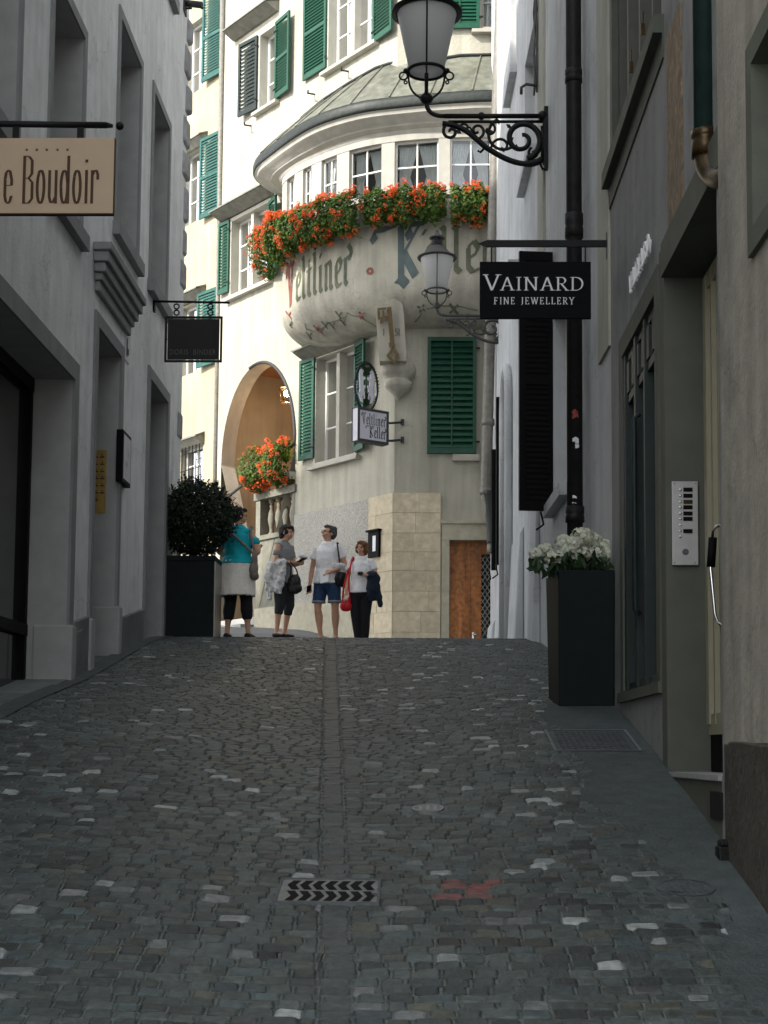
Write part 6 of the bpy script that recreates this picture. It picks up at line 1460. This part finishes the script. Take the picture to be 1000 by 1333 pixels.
def figure(X, Y, H, phi, P, label, clothes):
    z0 = gz(X, Y); sc = H/1.65; xf = Matrix.Translation((X, Y, z0)) @ Matrix.Rotation(math.radians(phi), 4, 'Z') @ Matrix.Scale(sc, 4)
    root = thing('person', (X, Y, z0), label, 'person', None)
    b = MB(); g = P
    hp = lambda s: V3((s*.088, 0, .86))
    W = P.get('w', 1.)
    torso = [((0, 0, .84), (.155*W, .115*W)), ((0, .0, .93), (.165*W, .12*W)), ((0, 0, 1.04), (.135*W, .1*W)), ((0, -.005, 1.17), (.142*W, .108*W)), ((0, 0, 1.29), (.15, .1)), ((0, 0, 1.365), (.1, .06))]
    limb(b, [p for p, r in torso], [r for p, r in torso], 24)
    limb(b, [(0, .012, 1.36), (0, .0, 1.42), P.get('neck', (0, -.01, 1.47))], [.062, .05, .05], 14)
    arms = {}
    for s, key in ((1, 'L'), (-1, 'R')):
        sh = V3((s*.165, 0, 1.335)); el, wr = V3(P['el'+key]), V3(P['wr'+key]); arms[key] = (sh, el, wr)
        limb(b, [(s*.09, 0, 1.34), sh, sh.lerp(el, .45), el], [.055, .052, .044*W, .036], 14)
        limb(b, [el, el.lerp(wr, .35), wr], [.036, .037, .024], 14)
        hd = P.get('hd'+key, (wr-el)); hand(b, wr, hd, P.get('hn'+key, (0, -1, 0)), P.get('curl'+key, .7), P.get('th'+key, 1))
        kn, an = V3(P['kn'+key]), V3(P['an'+key]); h_ = hp(s)
        limb(b, [h_, h_.lerp(kn, .4), kn+V3((0, 0, .05)), kn, kn+V3((0, 0, -.05))], [.088*W, .08*W, .056, .053, .05], 16)
        limb(b, [kn, kn.lerp(an, .32)+V3((0, .012, 0)), kn.lerp(an, .75), an, an+V3((0, 0, -.03))], [.052, .055*W, .036, .033, .035], 16)
        limb(b, [an+V3((0, .03, -.045)), an+V3((0, -.03, -.035)), an+V3((s*.015, -.13, -.055))], [(.03, .03), (.036, .032), (.036, .02)], 12)
    # head
    yaw, pit, tilt = [math.radians(a) for a in P.get('head', (0, 0, 0))]
    hc = V3(P.get('neck', (0, -.01, 1.47)))+V3((0, 0, -.01)); HM = Matrix.Rotation(yaw, 3, 'Z') @ Matrix.Rotation(pit, 3, 'X') @ Matrix.Rotation(tilt, 3, 'Y')
    def h(x, y, z): return hc+HM @ V3((x, y, z))
    blob(b, h(0, .012, .115), (.074, .093, .082), HM); blob(b, h(0, -.018, .07), (.06, .068, .075), HM); blob(b, h(0, -.045, .025), (.036, .035, .028), HM)
    blob(b, h(0, -.088, .072), (.012, .02, .016), HM, 10); limb(b, [h(0, -.078, .105), h(0, -.1, .07)], [.008, .012], 8); blob(b, h(0, -.07, .118), (.05, .016, .012), HM, 12)
    blob(b, h(0, -.074, .036), (.026, .014, .012), HM, 10)
    for s in (-1, 1): blob(b, h(s*.075, .015, .085), (.01, .02, .032), HM, 10); blob(b, h(s*.038, -.062, .06), (.024, .022, .022), HM, 10)
    skinned(b, 'body', 'skin', root, xf, .0065, 3)
    e = MB()
    for s in (-1, 1):
        e = MB(); e.ball(xf @ h(s*.03, -.0805, .094), .0085*sc, 0, 8, 1.3, 1, .7); e.build('eye', 'black', root)
        e = MB(); e.tube([xf @ h(s*.014, -.09, .115), xf @ h(s*.03, -.09, .12), xf @ h(s*.048, -.078, .114)], .0035*sc, 5); e.build('eyebrow', P['hair'], root)
    e = MB(); sm = P.get('smile', 0)
    for dz, rr in ((.006, .004), (-.006, .0055)): e.tube([xf @ h(x*.026, -.0885+.014*x*x, .034+dz*(1-x*x)+sm*.012*x*x) for x in (-1, -.6, 0, .6, 1)], rr*sc, 6)
    mo = e.build('mouth', 'lip', root)
    if sm: e = MB(); e.tube([xf @ h(x*.02, -.0905+.012*x*x, .035+sm*.01*x*x) for x in (-1, -.5, 0, .5, 1)], .005*sc, 6); e.build('teeth', 'tooth', mo)
    # hair
    hb = MB()
    for c, r in P['hairb']: blob(hb, h(*c), r, HM)
    skinned(hb, 'hair', P['hair'], root, xf, .007, 1, .013, 34, seed=X)
    for c in clothes: c(root, xf, P, arms, h, W, sc, torso)
    return root, xf
SHORT = [((0, .03, .135), (.083, .094, .078)), ((0, .05, .09), (.08, .075, .075)), ((0, -.045, .172), (.062, .05, .03)), ((.05, .02, .11), (.037, .06, .06)), ((-.05, .02, .11), (.037, .06, .06))]
BOB = [((0, .03, .135), (.095, .1, .085)), ((0, .055, .07), (.092, .075, .085)), ((0, -.04, .178), (.075, .055, .035)), ((.072, .0, .09), (.03, .06, .085)), ((-.072, .0, .09), (.03, .06, .085)), ((.05, -.055, .155), (.035, .03, .035))]
def top(m, sleeve=.55, z0=.86, infl=.02, disp=.009, neckz=1.37):
    def f(root, xf, P, arms, h, W, sc, torso):
        b = MB(); pts = [(p, (r[0]+infl, r[1]+infl)) for p, r in torso if p[2] >= z0-.08]
        pts[0] = ((0, 0, z0), (pts[0][1][0]+.02, pts[0][1][1]+.02)); limb(b, [p for p, r in pts], [r for p, r in pts], 24, c0=.12)
        for s, k in ((1, 'L'), (-1, 'R')):
            sh, el, wr = arms[k]; e = sh.lerp(el, sleeve)
            limb(b, [(s*.08, 0, 1.33), sh, sh.lerp(el, sleeve*.6), e], [.062, .066, .062*W, .06*W], 16, c1=.15)
        blob(b, (0, -.06, 1.2), (.125*W, .07, .07))
        skinned(b, 'shirt', m, root, xf, .010, 2, disp, 11, seed=root.location.x)
    return f
def legs(m, zcut, name='trousers', infl=.017, cuff=None, zt=.93, disp=.004):
    def f(root, xf, P, arms, h, W, sc, torso):
        b = MB(); limb(b, [(0, 0, .83), (0, 0, zt)], [(.165*W+infl, .118*W+infl), (.16*W+infl, .115*W+infl)], 24); c = MB()
        for s, k in ((1, 'L'), (-1, 'R')):
            kn, an = V3(P['kn'+k]), V3(P['an'+k]); h_ = V3((s*.088, 0, .86))
            if zcut > kn.z: e = h_.lerp(kn, (h_.z-zcut)/(h_.z-kn.z)); pp = [h_, h_.lerp(e, .5), e]; rr = [.09*W+infl, .084*W+infl, .076*W+infl]
            else: e = kn.lerp(an, (kn.z-zcut)/(kn.z-an.z)); pp = [h_, h_.lerp(kn, .4), kn, kn.lerp(e, .5)+V3((0, .008, 0)), e]; rr = [.09*W+infl, .084*W+infl, .06+infl, .054*W+infl, (.04 if zcut < .35 else .05)+infl+.004]
            limb(b, pp, rr, 16, c1=.15)
            if cuff: c.tube([xf @ (e+V3((0, 0, z))) for z in (-.012, .02)], (rr[-1]+.007)*sc, 18)
        o = skinned(b, name, m, root, xf, .011, 3, disp, 10, seed=3)
        if cuff: c.build('turned_hem', cuff, o)
    return f
def shoes(m):
    def f(root, xf, P, arms, h, W, sc, torso):
        for s, k in ((1, 'L'), (-1, 'R')):
            an = V3(P['an'+k]); b = MB(); limb(b, [an+V3((0, .035, -.05)), an+V3((0, -.03, -.048)), an+V3((s*.012, -.14, -.06))], [(.038, .034), (.043, .036), (.043, .024)], 14); skinned(b, 'shoe', m, root, xf, .008, 2)
    return f
def strap(m, pts, r=.014, name='strap'):
    def f(root, xf, P, arms, h, W, sc, torso):
        a = MB(); a.tube(catmull([xf @ V3(p) for p in pts], 6), r*sc, 6); a.build(name, m, root)
    return f
def prop(name, m, label, cat, xf, blobs=(), limbs=(), disp=.006, straps=(), rs=.01, dsc=12, sm=None, voxel=.01):
    b = MB()
    for c, r in blobs: blob(b, c, r)
    for p, r in limbs: limb(b, p, r)
    o = skinned(b, name, m, None, xf, voxel, 3, disp, dsc, seed=len(label)); tag(o, label, cat)
    if straps:
        a = MB()
        for s in straps: a.tube(catmull([xf @ V3(p) for p in s], 6), rs, 6)
        s_ = a.build('strap', sm or m, o)
    return o
def flat(name, m, label, cat, xf, c, u, v):
    c, u, v = V3(c), V3(u), V3(v); n = u.cross(v).normalized()*.004; a = MB(); a.hexa([xf @ q for q in (c-u-v-n, c+u-v-n, c+u+v-n, c-u+v-n, c-u-v+n, c+u-v+n, c+u+v+n, c-u+v+n)]); o = a.build(name, m); tag(o, label, cat); return o
# --- woman seen from behind
Xa = K(309, 780, 19.4).x
wrap = [((0, .0, .98), (.185, .14)), ((0, 0, .9), (.2, .155)), ((0, 0, .7), (.215, .165)), ((0, 0, .52), (.225, .17))]
def cardigan(root, xf, P, arms, h, W, sc, torso):
    b = MB(); seg = 46; rows = []
    for (p, r) in wrap:
        for k in range(seg+1):
            a = math.radians(-62+ (300)*k/seg)-.15; w_ = 1+.03*math.sin(k*1.1+p[2]*9)*(1 if p[2] < .9 else .4); rows.append(xf @ V3((r[0]*math.cos(a)*w_, r[1]*math.sin(a)*w_+.01, p[2]+.006*math.sin(k*1.7))))
    n = seg+1; b.mesh(rows, [(j*n+k, j*n+k+1, (j+1)*n+k+1, (j+1)*n+k) for j in range(len(wrap)-1) for k in range(seg)], 0, True)
    for s in (-1, 1): b.tube([xf @ V3(q) for q in ((s*.17, -.1, .95), (s*.08, -.15, .95), (s*.03, -.16, .85), (s*.05, -.15, .7))], .03*sc, 8)
    o = b.build('tied_cardigan', 'ivory', root); md = o.modifiers.new('s', 'SOLIDIFY'); md.thickness = .012; md = o.modifiers.new('u', 'SUBSURF'); md.levels = md.render_levels = 1
PA = dict(elL=(.25, .0, 1.1), wrL=(.2, -.2, 1.05), elR=(-.27, .02, 1.08), wrR=(-.2, -.2, 1.17), knL=(.1, -.02, .47), anL=(.12, .03, .085), knR=(-.12, -.01, .47), anR=(-.15, .0, .085), head=(-42, 4, 0), hair='hairblk', w=1.13,
          hairb=SHORT+[((0, .085, .1), (.06, .05, .055)), ((0, .075, .04), (.065, .045, .05))])
ra, xa = figure(Xa, 19.4, 1.67, 166, PA, 'woman seen from behind in turquoise shirt with ivory cardigan tied at her waist', [top('turq', .62, .94), legs('blackcl', .24, 'leggings'), cardigan, shoes('shoe')])
prop('shoulder_bag', 'baggry', 'taupe and grey slouchy shoulder bag worn by the woman in turquoise', 'bag', xa, [((-.25, .1, .86), (.05, .09, .1)), ((-.26, .11, .98), (.035, .07, .12)), ((-.255, .08, .78), (.055, .09, .06))], disp=.012, straps=[[(-.25, .12, 1.05), (-.12, .155, 1.18), (.05, .135, 1.32), (.1, .04, 1.4), (.06, -.1, 1.33)], [(-.26, .1, 1.08), (-.21, .1, 1.25), (-.17, .0, 1.415), (-.18, -.1, 1.25), (-.25, -.02, 1.05)]], rs=.016)
# --- woman with black hair
Xb = K(369, 780, 22).x
PB = dict(elL=(.23, -.02, 1.1), wrL=(.12, -.2, 1.09), elR=(-.23, .0, 1.1), wrR=(-.08, -.18, 1.09), thL=-1, hnL=(-.6, .2, .6), hnR=(.6, .2, .6), knL=(.09, -.05, .47), anL=(.1, .04, .085), knR=(-.09, -.0, .47), anR=(-.1, .05, .085), head=(15, 6, 0), neck=(0, -.035, 1.465), hair='hairblk', w=.95,
          hairb=SHORT+[((0, .06, .05), (.07, .055, .06)), ((.03, -.06, .16), (.05, .03, .03))])
rb_, xb = figure(Xb, 22.0, 1.62, 62, PB, 'woman with short black hair in grey T-shirt facing right, jacket over her arm', [top('greyt', .6, .8), legs('capri', .34, 'leggings'), shoes('shoe')])
prop('jacket', 'greyj', 'crumpled light grey jacket hanging over the arm of the black haired woman', 'jacket', xb, [((-.2, -.06, 1.08), (.075, .11, .06)), ((-.24, .06, 1.02), (.055, .07, .09)), ((-.25, .12, .88), (.035, .06, .12))], [([(-.19, -.08, 1.04), (-.21, -.05, .85), (-.2, .0, .66)], [(.055, .09), (.045, .11), (.03, .1)]), ([(-.24, .08, .9), (-.22, .12, .7), (-.2, .1, .55)], [(.035, .06), (.03, .045), (.02, .035)])], disp=.02, dsc=19)
prop('handbag', 'bagblk', 'soft black handbag hanging in front of the woman with black hair', 'bag', xb, [((-.1, -.25, .78), (.06, .12, .13)), ((-.1, -.26, .7), (.065, .13, .08))], disp=.01, straps=[[(-.1, -.18, .88), (-.12, -.2, 1.02), (-.14, -.12, 1.12)], [(-.1, -.32, .86), (-.1, -.28, .98), (-.14, -.2, 1.1)]], rs=.011)
flat('phone', 'black', 'dark phone held in both hands by the black haired woman', 'phone', xb, (.02, -.3, 1.13), (.07, 0, .01), (0, -.05, .03))
prop('paper_bag', 'paper', 'crumpled white paper held at chest height by the black haired woman', 'paper', xb, [((.09, -.27, 1.2), (.06, .055, .05)), ((.1, -.31, 1.18), (.04, .04, .035))], disp=.016, dsc=22)
# --- tall woman with short grey hair
Xc = K(426, 780, 22).x
PC = dict(elR=(-.235, .02, 1.06), wrR=(-.25, -.04, .82), hdR=(0, -.1, -1), elL=(.26, .03, 1.08), wrL=(.13, -.2, .98), hdL=(-.9, -.3, -.2), hnL=(0, .6, -.6), thL=-1, knL=(.125, -.02, .47), anL=(.12, .04, .085), knR=(-.125, -.04, .47), anR=(-.1, .02, .085), head=(-48, -12, 0), hair='hairgry', w=1.08,
          hairb=[((0, .03, .14), (.08, .09, .075)), ((0, .055, .09), (.072, .065, .07)), ((0, -.045, .18), (.055, .045, .03)), ((.05, .02, .115), (.035, .055, .05)), ((-.05, .02, .115), (.035, .055, .05))])
def glasses(root, xf, P, arms, h, W, sc, torso):
    a = MB()
    for s in (-1, 1): a.tube([xf @ h(s*.032+.02*math.cos(t), -.1, .093+.016*math.sin(t)) for t in [2*PI*i/12 for i in range(13)]], .0022, 5); a.tube([xf @ h(s*.052, -.098, .098), xf @ h(s*.078, .0, .096)], .0022, 5)
    a.tube([xf @ h(-.012, -.1, .096), xf @ h(.012, -.1, .096)], .0022, 5); a.build('spectacles', 'lettdk', root)
rc, xc = figure(Xc, 22.0, 1.67, -14, PC, 'tall woman with short grey hair in white T-shirt and denim shorts looking up left', [top('whitet', .55, .83), legs('denim', .56, 'shorts', .01, 'cuff', .9), glasses, shoes('shoe')])
prop('shoulder_bag', 'bagblk', 'black shoulder bag with grey cloth tucked at the hip of the grey haired woman', 'bag', xc, [((.24, -.02, .9), (.07, .1, .13)), ((.2, -.09, .88), (.07, .05, .1))], disp=.012, straps=[[(.22, -.06, 1.0), (.2, -.1, 1.2), (.15, -.02, 1.41), (.2, .1, 1.2), (.24, .04, 1.0)]], rs=.013)
prop('cardigan', 'greyj', 'light grey cloth bundled under the arm of the grey haired woman', 'cardigan', xc, [((.2, -.1, 1.06), (.09, .06, .06)), ((.26, -.04, 1.02), (.06, .07, .08))], disp=.018, dsc=16)
flat('leaflet', 'paper', 'folded white leaflet held in front of the denim shorts', 'leaflet', xc, (.03, -.24, .9), (.06, 0, .015), (-.01, .02, .085))
flat('phone', 'black', 'small black phone in the lowered hand of the grey haired woman', 'phone', xc, (-.25, -.08, .74), (.03, .01, .01), (.01, -.02, .055))
# --- woman with auburn hair
Xd = K(470, 780, 21.8).x
PD = dict(elR=(-.22, -.02, 1.08), wrR=(-.22, -.1, .84), hdR=(0, -.2, -1), elL=(.25, -.01, 1.1), wrL=(.12, -.2, 1.1), hdL=(-.8, -.4, .2), hnL=(0, .5, -.7), thL=-1, knL=(.08, -.02, .47), anL=(.06, .03, .085), knR=(-.08, -.02, .47), anR=(-.04, .03, .085), head=(-14, -2, 6), hair='hairaub', w=1.04, smile=1, hairb=BOB)
rd_, xd = figure(Xd, 21.8, 1.475, -10, PD, 'smiling woman with wavy auburn hair in pale T-shirt and black trousers', [top('whitet', .55, .84), legs('blackcl', .12, 'trousers', .02), shoes('shoe')])
prop('handbag', 'bagred', 'bright red handbag hanging low from a red strap beside the auburn haired woman', 'bag', xd, [((-.22, -.1, .62), (.1, .06, .09)), ((-.22, -.1, .7), (.085, .05, .07))], disp=.007, straps=[[(-.28, -.1, .72), (-.26, -.08, .95), (-.2, -.06, 1.2), (-.14, -.01, 1.41)], [(-.16, -.1, .72), (-.17, -.13, .95), (-.16, -.12, 1.2), (-.13, -.02, 1.41), (-.16, .08, 1.25)]], rs=.014)
prop('denim_jacket', 'denimdk', 'dark denim jacket folded over the forearm of the auburn haired woman', 'jacket', xd, [((.2, -.12, 1.1), (.09, .09, .08)), ((.27, -.06, 1.05), (.05, .08, .09))], [([(.22, -.12, 1.05), (.2, -.13, .88), (.22, -.11, .72)], [(.09, .06), (.1, .05), (.08, .035)]), ([(.28, -.1, .95), (.32, -.09, .75), (.33, -.08, .62)], [(.05, .05), (.045, .04), (.04, .03)])], disp=.016, dsc=14)
prop('camera', 'bagblk', 'small black camera held in the hand of the auburn haired woman', 'camera', xd, [((.04, -.25, 1.12), (.05, .03, .035)), ((.03, -.29, 1.12), (.025, .03, .025))], disp=.0, voxel=.006)
flat('ticket', 'paper', 'small white and green ticket in the hand above the red bag', 'ticket', xd, (-.21, -.15, .74), (.03, 0, .01), (.01, -.01, .045))
# ================================================================== CAMERA AND LIGHT
cam = bpy.data.cameras.new('camera'); co = bpy.data.objects.new('camera', cam); COL.objects.link(co)
cam.sensor_fit = 'VERTICAL'; cam.sensor_height = 36; cam.sensor_width = 27; cam.lens = 36*FPX/1333.; cam.shift_y = (CY0-666.5)/1333.; cam.shift_x = 0
cam.clip_start = .1; cam.clip_end = 500
m3 = Matrix((CR, CU, -CF_)).transposed(); co.matrix_world = m3.to_4x4()
SC.camera = co
sd = V3((-.66, -.48, .58)).normalized()     # towards the sun
wd = bpy.data.worlds.new('World'); SC.world = wd; wd.use_nodes = True; nt = wd.node_tree; bg = nt.nodes['Background']
sk = nt.nodes.new('ShaderNodeTexSky'); sk.sky_type = 'NISHITA'; sk.sun_disc = False; sk.sun_elevation = math.asin(sd.z); sk.sun_rotation = math.atan2(sd.x, sd.y); sk.dust_density = 1.5; sk.ozone_density = 1.
hs = nt.nodes.new('ShaderNodeHueSaturation'); hs.inputs['Saturation'].default_value = .24; nt.links.new(sk.outputs[0], hs.inputs['Color']); nt.links.new(hs.outputs[0], bg.inputs[0]); bg.inputs[1].default_value = .15
sl = bpy.data.lights.new('sun', 'SUN'); sl.energy = 2.0; sl.angle = math.radians(1.2); sl.color = (1, .95, .87); so = bpy.data.objects.new('sun', sl); COL.objects.link(so)
so.rotation_euler = sd.to_track_quat('Z', 'Y').to_euler(); so.location = (-20, -10, 30)
SC.view_settings.view_transform = 'Standard'; SC.view_settings.look = 'None'; SC.view_settings.exposure = 1.6; SC.view_settings.gamma = 1
SC.cycles.max_bounces = 8; SC.cycles.diffuse_bounces = 4
